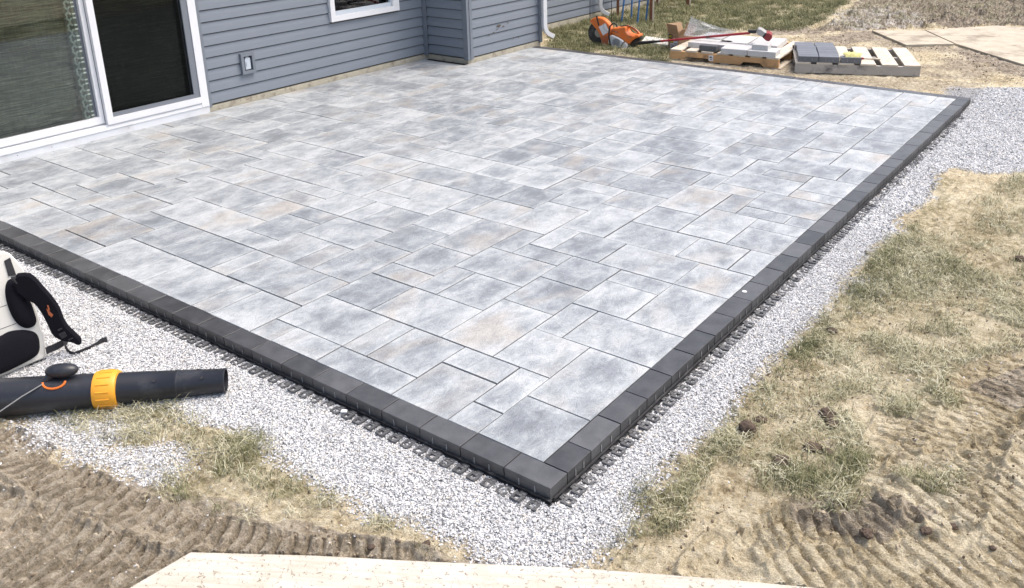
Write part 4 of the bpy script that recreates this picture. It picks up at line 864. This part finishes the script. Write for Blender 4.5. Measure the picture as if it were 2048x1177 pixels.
mb.tube(arc_, .0045, 8); mb.build('trigger', M['orange'], hn, True)
mb = MB(); q0 = hp-d_*.05+x_*sgn*.035-y_*.004; q1 = Vector(rel_(P(-60, 862, G0+.06))); mb.tube([q0, q0.lerp(q1, .3)+Vector((0, 0, .004)), q0.lerp(q1, .65), q1], .0026, 6); mb.build('cable', M['steel'], bp_, True)

# ---- cut-off saw
fr = Frame(P(1197, 90, -.03), (.985, .17, 0)); cs = empty('cut_off_saw', tuple(fr.o)); tag(cs, 'orange petrol cut off saw with a large disc, standing in the grass by the house', 'power saw')
ZO = (1160, 0); ZK = 10.7
def sp(name, pts, d, t, m, bev=.004, par=cs, sm=1, holes=None):
    mb = MB(); mb.prism(smooth_poly(ccw(fr.px(pts, ZO, ZK)), sm) if sm else ccw(fr.px(pts, ZO, ZK)), fr.M(d), t, bev=bev); return mb.build(name, m, par, True)
wc = fr.px([(405, 712)], ZO, ZK)[0]
mb = MB(); mb.prism([(wc[0]+.140*math.cos(k*math.pi/24), wc[1]+.140*math.sin(k*math.pi/24)) for k in range(48)], fr.M(-.003), .006); dsk = mb.build('disc', M['disc'], cs)
mb = MB()
for r, d in ((.052, .0032), (.036, .008), (.018, .014)): mb.prism([(wc[0]+r*math.cos(k*math.pi/12), wc[1]+r*math.sin(k*math.pi/12)) for k in range(24)], fr.M(d), .005)
mb.build('hub', M['steel'], dsk, True)
g = [(235, 430), (330, 368), (470, 372), (560, 420), (650, 520), (690, 600), (700, 760), (680, 900), (650, 960), (520, 995), (482, 960), (468, 860), (450, 740), (390, 650), (300, 540), (238, 470)]
sp('guard', g[:9]+g[11:], -.04, .078, M['orange'], .008)
sp('mud_flap', [(470, 760), (560, 745), (690, 740), (682, 900), (650, 962), (520, 992), (482, 962)], -.02, .062, M['orange_d'], .008)
sp('paper_label', [(430, 570), (570, 490), (655, 670), (520, 755)], .040, .002, M['paper'], 0, sm=0)
mb = MB(); a_ = fr.px([(535, 505), (540, 600), (640, 690)], ZO, ZK); mb.tube([fr.M(.0435) @ Vector((*q_, 0)) for q_ in a_], .0016, 6); mb.build('fold', M['plastic'], cs)
# body with a real grip opening : lower shell + rear shell + top grip
sp('engine_cover', [(700, 600), (800, 590), (900, 577), (985, 560), (1020, 600), (1010, 660), (1050, 720), (1190, 770), (1215, 740), (1285, 740), (1290, 792), (1180, 832), (1075, 945), (980, 885), (860, 785), (700, 720)], -.09, .14, M['orange'], .010)
mb = MB(); mb.tube([fr.M(-.02) @ Vector((*q_, 0)) for q_ in fr.px([(985, 590), (1080, 592), (1160, 640), (1235, 705), (1262, 760)], ZO, ZK)], [.016, .014, .014, .015, .018], 12); mb.build('rear_handle', M['orange'], cs, True)
mb = MB(); mb.tube([fr.M(.004) @ Vector((*q_, 0)) for q_ in fr.px([(870, 565), (1000, 550), (1090, 572), (1170, 618), (1245, 690)], ZO, ZK)], .006, 8); mb.build('grip_rubber', M['black'], cs, True)
sp('air_filter_cover', [(1180, 832), (1300, 792), (1300, 850), (1240, 900), (1160, 1065), (1035, 1060), (1075, 945)], -.08, .12, M['black'], .012)
cv = sp('starter_cover', [(705, 722), (850, 785), (980, 862), (975, 900), (900, 1035), (770, 1035), (650, 905), (660, 830)], .052, .028, M['silver'], .008)
sp('side_cover', [(985, 880), (1072, 942), (1022, 1062), (900, 1040)], .045, .03, M['silver'], .006)
mb = MB(); gc_ = fr.px([(828, 885)], ZO, ZK)[0]
for k in range(-5, 6):
    hh = math.sqrt(max(0, .048**2-(k*.0082)**2)); mb.prism([(gc_[0]+k*.0082-.0022, gc_[1]-hh), (gc_[0]+k*.0082+.0022, gc_[1]-hh), (gc_[0]+k*.0082+.0022, gc_[1]+hh), (gc_[0]+k*.0082-.0022, gc_[1]+hh)], fr.M(.0805), .002)
mb.build('grille', M['screenframe'], cv)
mb = MB(); mb.tube([fr.M(.10) @ Vector((*q_, 0)) for q_ in fr.px([(735, 1040), (720, 960), (700, 850), (688, 740), (690, 640), (710, 540), (760, 490), (810, 482), (848, 505), (862, 560)], ZO, ZK)], .0095, 10); mb.build('front_handle', M['black'], cs, True)
mb = MB(); mb.tube([fr.M(.085) @ Vector((*q_, 0)) for q_ in fr.px([(985, 885), (945, 960), (900, 1030), (850, 1045), (740, 1035)], ZO, ZK)], .004, 8); mb.build('hose', M['black'], cs, True)
mb = MB(); mb.tube([fr.M(.045) @ Vector((*q_, 0)) for q_ in fr.px([(385, 330), (405, 420), (435, 540)], ZO, ZK)], [.012, .009, .008], 8); mb.build('guard_lever', M['black'], cs, True)
sp('sticker', [(725, 640), (850, 668), (848, 700), (725, 672)], .0505, .0008, M['orange_d'], 0, sm=0); sp('sticker', [(1045, 742), (1135, 762), (1130, 780), (1045, 762)], .0505, .0008, M['orange_d'], 0, sm=0)
mb = MB(); mb.box((.02, 0, -.04), (.44, .02, .04), M=fr.M(0) @ Matrix.Identity(4)); mb.build('base_plate', M['black'], cs)

# ---- pallets
def pallet(name, org, ang, Ln, Dp, nb, bw, notch, ms, md_, lab):
    t = empty(name, (*org, -.036), ang); tag(t, lab, 'pallet', 'wooden pallets behind the far patio edge')
    for k in range(3):
        mb = MB(); y0 = [0, Dp/2-.019, Dp-.038][k]
        if notch:
            prof = [(0, 0), (.13*Ln, 0), (.155*Ln, .034), (.36*Ln, .034), (.385*Ln, 0), (.66*Ln, 0), (.69*Ln, .036), (.84*Ln, .036), (.87*Ln, 0), (Ln, 0), (Ln, .089), (0, .089)]
        else: prof = [(0, 0), (Ln, 0), (Ln, .089), (0, .089)]
        # concave outline: build as vertical strips so each face stays simple
        xs_ = sorted(set(p[0] for p in prof)); lo = lambda x_: float(np.interp(x_, [p[0] for p in prof[:-2]], [p[1] for p in prof[:-2]]))
        for a, b_ in zip(xs_[:-1], xs_[1:]):
            v8 = [(a, y0, .016+lo(a)), (b_, y0, .016+lo(b_)), (b_, y0+.038, .016+lo(b_)), (a, y0+.038, .016+lo(a)), (a, y0, .105), (b_, y0, .105), (b_, y0+.038, .105), (a, y0+.038, .105)]
            fc = [(3, 2, 1, 0), (4, 5, 6, 7), (0, 1, 5, 4), (2, 3, 7, 6)]
            if a == xs_[0]: fc.append((3, 0, 4, 7))
            if b_ == xs_[-1]: fc.append((1, 2, 6, 5))
            mb.add(v8, fc)
        bm = bmesh.new(); mm = mb.mesh('stringer', ms); bm.from_mesh(mm); bmesh.ops.remove_doubles(bm, verts=bm.verts, dist=1e-5); bm.to_mesh(mm); bm.free(); put('stringer', mm, t)
    pit = (Ln-bw)/(nb-1)
    for k in range(nb):
        mb = MB(); rr_ = random.Random(k*7+int(Ln*1000)); a = k*pit; mb.box((a, -.004+rr_.uniform(-.004, .006), .1055), (a+bw, Dp+.004, .123), ch=.001); mb.build('deck_board', md_, t)
    for a in (.0, Ln/2-.045, Ln-.09): mb = MB(); mb.box((a+.02, .004, 0), (a+.11, Dp-.004, .0155)); mb.build('bottom_board', md_, t)
    return t
PA = math.atan2(.13, 1.17); p1 = pallet('pallet', (-3.12, 6.625), PA, 1.20, 1.02, 7, .128, True, M['wood_o'], M['wood_p'], 'orange pine pallet loaded with grey concrete slabs and notched at the front')
PB = math.radians(23); p2 = pallet('pallet', (-1.715, 6.66), PB, 1.19, .93, 6, .15, False, M['wood_g'], M['wood_p'], 'pale weathered pallet half loaded with charcoal bricks')
mb = MB(); mb.box((.445, -.003, .032), (.495, -.0005, .092)); tg = mb.build('paper_tag', M['paper'], p1)
mb = MB()
for a in ((.455, .062, .470, .078), (.472, .058, .478, .080), (.480, .062, .489, .068), (.458, .044, .486, .050)): mb.box((a[0], -.0036, a[1]), (a[2], -.003, a[3]))
mb.build('print', M['label_k'], tg)
def block(name, cx, cy, z0, sx_, sy_, sz_, ang, m, lab, cat, grp=None):
    mb = MB(); mb.box((-sx_/2, -sy_/2, 0), (sx_/2, sy_/2, sz_), ch=.003); o = mb.build(name, m, None, loc=(cx, cy, z0)); o.rotation_euler = (0, 0, ang); return tag(o, lab, cat, grp)
zt = .0875; gsl = 'grey concrete slabs laid on the orange pallet'
block('concrete_slab', -2.80, 6.97, zt, .42, .28, .058, PA-.05, M['slab'], 'long grey slab behind the charcoal brick on the orange pallet', 'slab', gsl)
block('concrete_slab', -2.425, 6.845, zt, .285, .31, .058, PA+.05, M['slab'], 'grey slab right of the charcoal brick at the front of the orange pallet', 'slab', gsl)
block('concrete_slab', -2.125, 6.845, zt, .29, .24, .058, PA+.05, M['slab'], 'grey slab carrying a smaller slab, at the front corner of the pallet', 'slab', gsl)
block('concrete_slab', -2.155, 6.83, zt+.0585, .17, .13, .056, PA+.02, M['slab'], 'small grey slab lying on top of another at the pallet corner', 'slab', gsl)
block('concrete_slab', -2.275, 7.30, zt, .31, .50, .058, PA+.05, M['slab'], 'big grey slab under the broom head', 'slab', gsl)
block('concrete_slab', -2.60, 7.26, zt, .30, .46, .058, PA+.02, M['slab'], 'grey slab in the middle of the pallet beneath the broom handle', 'slab', gsl)
block('concrete_slab', -2.93, 7.33, zt, .28, .38, .058, PA-.03, M['slab'], 'grey slab beside the cardboard box at the rear of the orange pallet', 'slab', gsl)
block('charcoal_brick', -2.715, 6.752, zt, .19, .10, .06, PA, M['brick'], 'single charcoal brick among the grey slabs', 'brick')
cb = None; Rz = Matrix.Rotation(PB, 3, 'Z'); R3 = random.Random(5)
def on_p2(u_, v_): q_ = Rz @ Vector((u_, v_, 0)); return q_.x-1.715, q_.y+6.66
bm1 = border_mesh(.2).copy(); bm1.materials[0] = M['brick_sheen']
for c_ in range(2):
    for r_ in range(8):
        qx, qy = on_p2(.125+.2045*c_+R3.uniform(-.002, .002)-(.012*(r_ > 5)), .055+.1015*r_)
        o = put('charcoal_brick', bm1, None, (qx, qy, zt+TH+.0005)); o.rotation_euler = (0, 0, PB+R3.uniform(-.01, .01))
        nm = ['first', 'second', 'third', 'fourth', 'fifth', 'sixth', 'seventh', 'eighth'][r_]
        tag(o, 'charcoal brick in the %s row back, %s column on the pale pallet' % (nm, ['outer', 'inner'][c_]), 'brick', 'charcoal bricks packed on the pale pallet')
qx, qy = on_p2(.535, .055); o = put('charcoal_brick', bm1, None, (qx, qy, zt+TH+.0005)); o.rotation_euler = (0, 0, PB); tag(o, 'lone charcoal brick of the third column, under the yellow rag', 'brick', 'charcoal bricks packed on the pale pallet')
# yellow rag
mb = MB(); n1, n2_ = 16, 12; vs = []; fs = []
for j in range(n2_+1):
    for i in range(n1+1):
        u_ = i/n1-.5; v_ = j/n2_-.5; hh = .018*math.exp(-(u_*u_*6+v_*v_*6))+.014*math.sin(u_*17+v_*9)*math.cos(v_*15)*.6; drop = max(0, (-v_-.28))*.22
        sh = 1-.55*abs(v_)-.25*max(0, -u_); vs.append((u_*.20*sh, v_*.17, .018+hh-drop))
for j in range(n2_):
    for i in range(n1): a = j*(n1+1)+i; fs.append((a, a+1, a+n1+2, a+n1+1))
mb.add(vs, fs); qx, qy = on_p2(.545, .10); o = mb.build('rag', M['ragy'], None, True, (qx, qy, zt+.058)); o.rotation_euler = (0, 0, PB); md2 = o.modifiers.new('t', 'SOLIDIFY'); md2.thickness = .003; tag(o, 'crumpled pale yellow rag lying beside the charcoal bricks', 'rag')
qx, qy = on_p2(.66, .22); t = empty('chisel', (qx, qy, zt+.012), PB-.05); tag(t, 'small chisel with a tan wooden handle and red tip on the deck boards', 'chisel')
mb = MB(); mb.tube([(.02, 0, 0), (.17, 0, 0), (.18, 0, 0)], [.008, .010, .006], 8); mb.build('handle', M['wood_p'], t, True); mb = MB(); mb.tube([(-.015, 0, 0), (0, 0, 0), (.0195, 0, 0)], [.006, .011, .009], 8); mb.build('tip', M['red'], t, True)
# ---- cardboard box
C0 = P(1356, 104, -.032); t = empty('cardboard_box', tuple(C0), math.radians(31+40)); tag(t, 'open cardboard box with raised flaps and a yellow and black label', 'box')
bx, by, bh = .24, .17, .19; th_ = .004
mb = MB(); mb.box((0, 0, 0), (bx, by, th_)); mb.box((0, 0, th_), (bx, th_, bh)); mb.box((0, by-th_, th_), (bx, by, bh)); mb.box((0, th_, th_), (th_, by-th_, bh)); mb.box((bx-th_, th_, th_), (bx, by-th_, bh)); mb.build('body', M['card'], t)
def flap(p0, p1, up): 
    mb = MB(); p0, p1, up = Vector(p0), Vector(p1), Vector(up); n_ = (p1-p0).cross(up).normalized()*.0035
    mb.add([p0, p1, p1+up, p0+up, p0+n_, p1+n_, p1+up+n_, p0+up+n_], [(0, 1, 2, 3), (7, 6, 5, 4), (0, 4, 5, 1), (1, 5, 6, 2), (2, 6, 7, 3), (3, 7, 4, 0)]); mb.build('flap', M['card'], t)
flap((0, 0, bh+.001), (0, by, bh+.001), (-.035, 0, .115)); flap((0, 0, bh+.001), (bx, 0, bh+.001), (0, -.05, .07)); flap((0, by, bh+.001), (bx, by, bh+.001), (0, .05, .10)); flap((bx, 0, bh+.001), (bx, by, bh+.001), (.05, 0, .09))
def lab_(x0, y0, z0, y1, z1, m, nm='label', d=.001): mb = MB(); mb.box((x0-d, y0, z0), (x0-d+.0008, y1, z1)); return mb.build(nm, m, t)
lab_(0, .10, .135, .165, .185, M['label_k']); lab_(0, .085, .095, .155, .133, M['label_y']); lab_(0, .012, .06, .08, .145, M['paper']); lab_(0, .06, .015, .13, .085, M['paper'])
for a in ((.018, .12, .030, .14), (.034, .115, .046, .14), (.05, .12, .07, .14), (.02, .085, .07, .092), (.02, .07, .06, .076), (.07, .06, .12, .068), (.07, .045, .11, .052), (.075, .028, .12, .036)): lab_(0, a[0], a[1], a[2], a[3], M['label_k'], 'print', .002)
for a in ((.11, .150, .155, .158), (.11, .165, .15, .171)): lab_(0, a[0], a[1], a[2], a[3], M['label_y'], 'print', .002)
# plastic film
fr2 = Frame(P(1395, 74, .16), (.93, .36, 0), (-.25, .45, .9)); mb = MB(); pts_ = ccw(fr2.px([(455, 22), (520, 60), (700, 130), (900, 190), (1130, 240), (1020, 290), (760, 320), (510, 320), (345, 305), (390, 210)], (1320, 30), 7.314)); c_ = np.mean(np.array(pts_), 0); n_ = len(pts_)
vs = [fr2.M(0) @ Vector((*c_, .02))]; fs = []
for r_ in (.4, .75, 1.0):
    for i, q_ in enumerate(pts_): p_ = c_+(np.array(q_)-c_)*r_; vs.append(fr2.M(0) @ Vector((p_[0], p_[1], R3.uniform(-.02, .03) if r_ < 1 else 0)))
for i in range(n_): fs.append((0, 1+i, 1+(i+1) % n_))
for r_ in range(2):
    for i in range(n_): j = (i+1) % n_; fs.append((1+r_*n_+i, 1+(r_+1)*n_+i, 1+(r_+1)*n_+j, 1+r_*n_+j))
mb.add(vs, fs); o = mb.build('plastic_film', M['film'], None, True, tuple(fr2.o)); tag(o, 'crumpled clear plastic film draped between the box and slabs', 'film')
# ---- broom
A_ = P(1275, 87, .055); B_ = P(1500, 66.5, .265); t = empty('broom', tuple(A_)); tag(t, 'push broom with a red pole and red bristles resting on the slabs', 'broom')
mb = MB(); bd = Vector(tuple(B_-A_)); mb.tube([bd*.22, bd*.62, bd], .0135, 10); mb.build('pole', M['red'], t, True)
mb = MB(); mb.tube([Vector((-.03, 0, -.005)), Vector((0, 0, 0)), bd*.08, bd*.2199], [.012, .022, .019, .012], 10); mb.build('grip', M['black'], t, True)
mb = MB(); mb.tube([bd*.40, bd*.43], .013, 10); mb.tube([bd*.62, bd*.66], .0135, 10); mb.build('clamp', M['steel'], t, True)
fb = Frame(B_, (.93, .36, 0)); ro = Matrix.Translation(Vector(tuple(B_-A_))); Z2 = (1320, 30); K2 = 7.314
for nm, pl, d, th2, m_ in (('bracket', [(1285, 235), (1300, 222), (1420, 222), (1440, 240), (1400, 268), (1310, 268)], -.02, .04, M['black']), ('block', [(1408, 245), (1440, 198), (1478, 205), (1560, 258), (1520, 322), (1440, 285)], -.10, .16, M['steelgrey']), ('bristles', [(1560, 255), (1600, 258), (1640, 285), (1640, 330), (1600, 374), (1556, 368), (1500, 318), (1520, 320)], -.10, .16, M['bristle'])):
    mb = MB(); mb.prism(ccw(fb.px(pl, Z2, K2)), ro @ fb.M(d), th2, bev=.004); mb.build(nm, m_, t)
mb = MB(); mb.prism(ccw(fb.px([(1500, 305), (1545, 250), (1562, 258), (1520, 324)], Z2, K2)), ro @ fb.M(-.101), .163); mb.build('band', M['black'], t)
# ---- plank and far sheets
M['plank'] = mat('bleached_plank', (.68, .68, .65), .8, var=.1)
def slabpoly(name, pts, z0, z1, m, lab, cat, grp=None):
    o_ = Vector((pts[0][0], pts[0][1], z0)); mb = MB(); mb.prism(ccw([(p[0]-o_.x, p[1]-o_.y) for p in pts]), Matrix.Identity(4), z1-z0); o = mb.build(name, m, None, loc=o_); tag(o, lab, cat, grp); return o
slabpoly('plank', [tuple(P(*q_, .0)[:2]) for q_ in ((1283, 84), (1335, 91), (1352, 82), (1292, 73))], -.045, .004, M['plank'], 'pale bleached plank lying between the orange saw and the pallet', 'plank')
M['plyfar'] = mat('mud_caked_plywood', (.46, .41, .32), .85, var=.3, vscale=7, dirt=(.15, .115, .08), dscale=2.2) if 'plyfar' not in M else M['plyfar']
slabpoly('plywood_sheet', [tuple(P(*q_, -.01)[:2]) for q_ in ((1744, 62), (1812, 91), (1908, 89), (1848, 62))], -.03, -.004, M['plyfar'], 'plywood sheet with a dark raised front edge, nearest the pallets', 'plywood', 'muddy plywood sheets on the far dirt')
M['plyfar'] = mat('mud_caked_plywood', (.46, .41, .32), .85, var=.3, vscale=7, dirt=(.15, .115, .08), dscale=2.2) if 'plyfar' not in M else M['plyfar']
slabpoly('plywood_sheet', [tuple(P(*q_, -.01)[:2]) for q_ in ((1852, 61), (1912, 88), (2075, 138), (2200, 100), (2100, 57), (1985, 52))], -.03, -.008, M['plyfar'], 'large mud streaked plywood sheet reaching the picture edge', 'plywood', 'muddy plywood sheets on the far dirt')
e1_ = np.array([.855, .52]); c0 = np.array([-.782, -.84])
slabpoly('plywood_board', [tuple(c0), (-.45, -.625), (-.2, -.475), (.263, -.19), (.63, .015), (1.4, .42), (1.9, -.6), (-.2, -2.1), (-.87, -1.7)], -.075, -.047, M['ply'], 'pale plywood board lying in the mud at the bottom of the picture', 'plywood')
# ---- poles, posts and rods in front of the far wall
def pole(name, base, top, r, m, lab, cat, grp, n=8):
    o_ = Vector(base); mb = MB(); mb.tube([(0, 0, -.05), tuple((Vector(top)-o_)*.5), tuple(Vector(top)-o_)], r, n); o = mb.build(name, m, None, True, tuple(base)); tag(o, lab, cat, grp); return o
def up_px(b, tpx_, h):   # top point at height h on the vertical plane through the base, seen under column tpx_
    b = np.array(b); n_ = np.array([BF[0], BF[1], 0]); q_ = PP(tpx_, 0, b, n_); k = h/(q_[2]-b[2]); return b+(q_-b)*k
for (x_, y_), tx, d in zip(((1242, 46), (1262, 41), (1274, 49), (1291, 45)), (1248, 1264, 1279, 1296), ('leftmost blue tube', 'second blue tube, standing further back', 'third blue tube, its foot nearest the saw', 'rightmost blue tube beside the brown post')):
    b = P(x_, y_, -.035); pole('blue_tube', tuple(b), tuple(up_px(b, tx, 1.1)), .0125, M['blue'], d+', upright in the shaded grass', 'tube', 'blue tubes standing by the house')
for (x_, y_), d, tx in zip(((1180, 47), (1190, 38), (1199, 36), (1206, 37), (1223, 47)), ('leftmost thin black rod, behind the saw disc', 'thin black rod crossing the white downspout edge', 'thin black rod in front of the downspout', 'thin black rod right of the downspout', 'thin black rod standing alone before the brown post'), (1180, 1189.5, 1199, 1206, 1223)):
    b = P(x_, y_, -.035); pole('garden_rod', tuple(b), tuple(up_px(b, tx, 1.3)), .0045, M['black'], d, 'rod', 'black garden rods against the far wall', 6)
def post(px_, py_, w_, lab, h=1.5, light=True):
    b = P(px_, py_, -.035); t = empty('wooden_post', tuple(b), math.radians(35)); tag(t, lab, 'post', 'brown wooden posts on the lawn'); mb = MB(); mb.box((-w_, -.02, -.05), (0, .05, h)); mb.build('post', M['post'], t)
    if light: mb = MB(); mb.box((.0005, -.02, -.05), (.022, .05, h)); mb.build('batten', M['wood_p'], t)
post(1238, 33, .035, 'brown post against the wall, left of the blue tubes', light=False); post(1304, 45, .034, 'brown post with a pale batten, right of the blue tubes'); post(1316, 12, .026, 'dark brown post furthest back near the house corner'); post(1378, 14, .04, 'brown post with pale batten standing alone on the lawn')
# ---- mud clods and small debris
def clod(px_, py_, r, lab, flat=.7, m=None, seed=1):
    c_ = P(px_, py_, -.05); bm = bmesh.new(); bmesh.ops.create_icosphere(bm, subdivisions=4, radius=1)
    co = np.array([v.co[:] for v in bm.verts]); d = fbm(co[:, 0]*2.2+seed*9+20, co[:, 1]*2.2+co[:, 2]*1.7+30, seed, 4); d2 = fbm(co[:, 0]*6+seed*5+9, co[:, 2]*6+co[:, 1]*4+7, seed+5, 3)
    for v, a, e in zip(bm.verts, d, d2): k = r*(.55+.75*a+.45*(e-.5)); v.co = Vector((v.co.x*k*1.15, v.co.y*k, v.co.z*k*flat))
    me_ = bpy.data.meshes.new('mud_clod'); bm.to_mesh(me_); bm.free(); me_.materials.append(m or M['clod']); me_.polygons.foreach_set('use_smooth', [True]*len(me_.polygons))
    z_ = float(ground_h(np.array([c_[0]]), np.array([c_[1]]))[0]); o = put('mud_clod', me_, None, (c_[0], c_[1], z_+r*flat*.5)); o.rotation_euler = (0, 0, seed); tag(o, lab, 'clod', 'dark mud clods on the lawn and soil')
clod(1493, 862, .035, 'largest round dark mud clod at the gravel edge by the patio corner', .85, seed=2)
clod(1563, 925, .034, 'broken dark mud clod on the bare soil patch', .6, seed=3)
clod(1522, 838, .022, 'flat tan mud lump between two grass tufts', .45, M['clod'], 4)
clod(1655, 828, .034, 'lumpy mud clod beside the upper tyre track', .6, seed=5); clod(1664, 848, .026, 'smaller mud clod just below the lumpy one by the track', .6, seed=6)
clod(1625, 892, .030, 'dark torn mud clod in the straw grass', .4, seed=7); clod(1655, 902, .022, 'small mud clod near the torn one in the straw', .4, seed=8)
clod(744, 1133, .016, 'small mud clod lying on the plywood board edge', .7, seed=9); clod(742, 1095, .011, 'small dark lump on soil above the plywood board', .7, seed=10); clod(852, 1088, .012, 'small brown lump on soil right of its twin', .6, seed=11)
clod(1664, 658, .022, 'dark mud clod in the grass below the gravel bend', .6, seed=12); clod(2040, 520, .030, 'dark mud clod at the right picture edge', .6, seed=13)
clod(1985, 1100, .010, 'tiny mud clod in the lower tyre track', .6, seed=14); clod(1612, 1120, .014, 'small mud clod on smooth soil low in the picture', .5, seed=15); clod(1790, 820, .02, 'mud lump inside the curved tyre track', .35, seed=16)
clod(1850, 1075, .017, 'dark clod on the ridge where two tyre tracks meet', .6, seed=17); clod(1730, 1078, .02, 'dark clod in the churned mud', .6, seed=18); clod(1905, 1052, .016, 'dark clod at the rim of the lower tyre track', .6, seed=19)
mb = MB(); c_ = P(688, 824, -.052); mb.box((-.012, -.008, 0), (.012, .008, .008), ch=.003); o = mb.build('stone', M['paper'], None, loc=tuple(c_)); o.rotation_euler = (0, .1, .6); tag(o, 'white square stone chip on the edging feet', 'stone')
# a few crumbs and dust smears that boots carried on to the plywood and the border
# soil crumbs
ca, cc = sample(26000, -2.6, 1.9, -1.35, 3.0); k = (gmask(ca, cc) < .3) & ((ca > .05) | (cc < -.1)) & (rng.uniform(0, 1, 26000) < np.clip(fbm(ca*4, cc*4, 111, 3)*2.6-.80, .06, 1)); ca, cc = ca[k], cc[k]
fa, fc_ = sample(15000, -3.2, 1.2, 6.7, 13.5); k = (rng.uniform(0, 1, 15000) < np.clip(fbm(fa*2, fc_*2, 112, 3)*2.6-1.0, .0, 1)) & ~((fa > -3.3) & (fa < -.4) & (fc_ < 7.95)); fa, fc_ = fa[k], fc_[k]
aa, bb_ = np.concatenate([ca, fa]), np.concatenate([cc, fc_]); n = len(aa); s = rng.uniform(.0015, .005, n)+rng.uniform(0, 1, n)**6*.009; s[len(ca):] *= 1.5
cr = bpy.data.materials.new('soil_crumb'); cr.use_nodes = True; N_ = cr.node_tree.nodes; oi_ = N_.new('ShaderNodeObjectInfo'); cr.node_tree.links.new(ramp(N_, cr.node_tree.links, oi_.outputs['Random'], [(0, (.10, .075, .05)), (.4, (.28, .22, .15)), (1, (.55, .47, .36))]), N_['Principled BSDF'].inputs['Base Color']); N_['Principled BSDF'].inputs['Roughness'].default_value = .95
tag(scatter('soil_crumbs', np.stack([aa, bb_, ground_h(aa, bb_)+s*.2], -1), np.stack([rng.uniform(0, 6, n), rng.uniform(0, 6, n), rng.uniform(0, 6, n)], -1), s, [pebble(k+30, cr) for k in range(3)], cr), 'loose crumbs of brown soil scattered over the bare ground', 'soil')
bpy.context.view_layer.update()
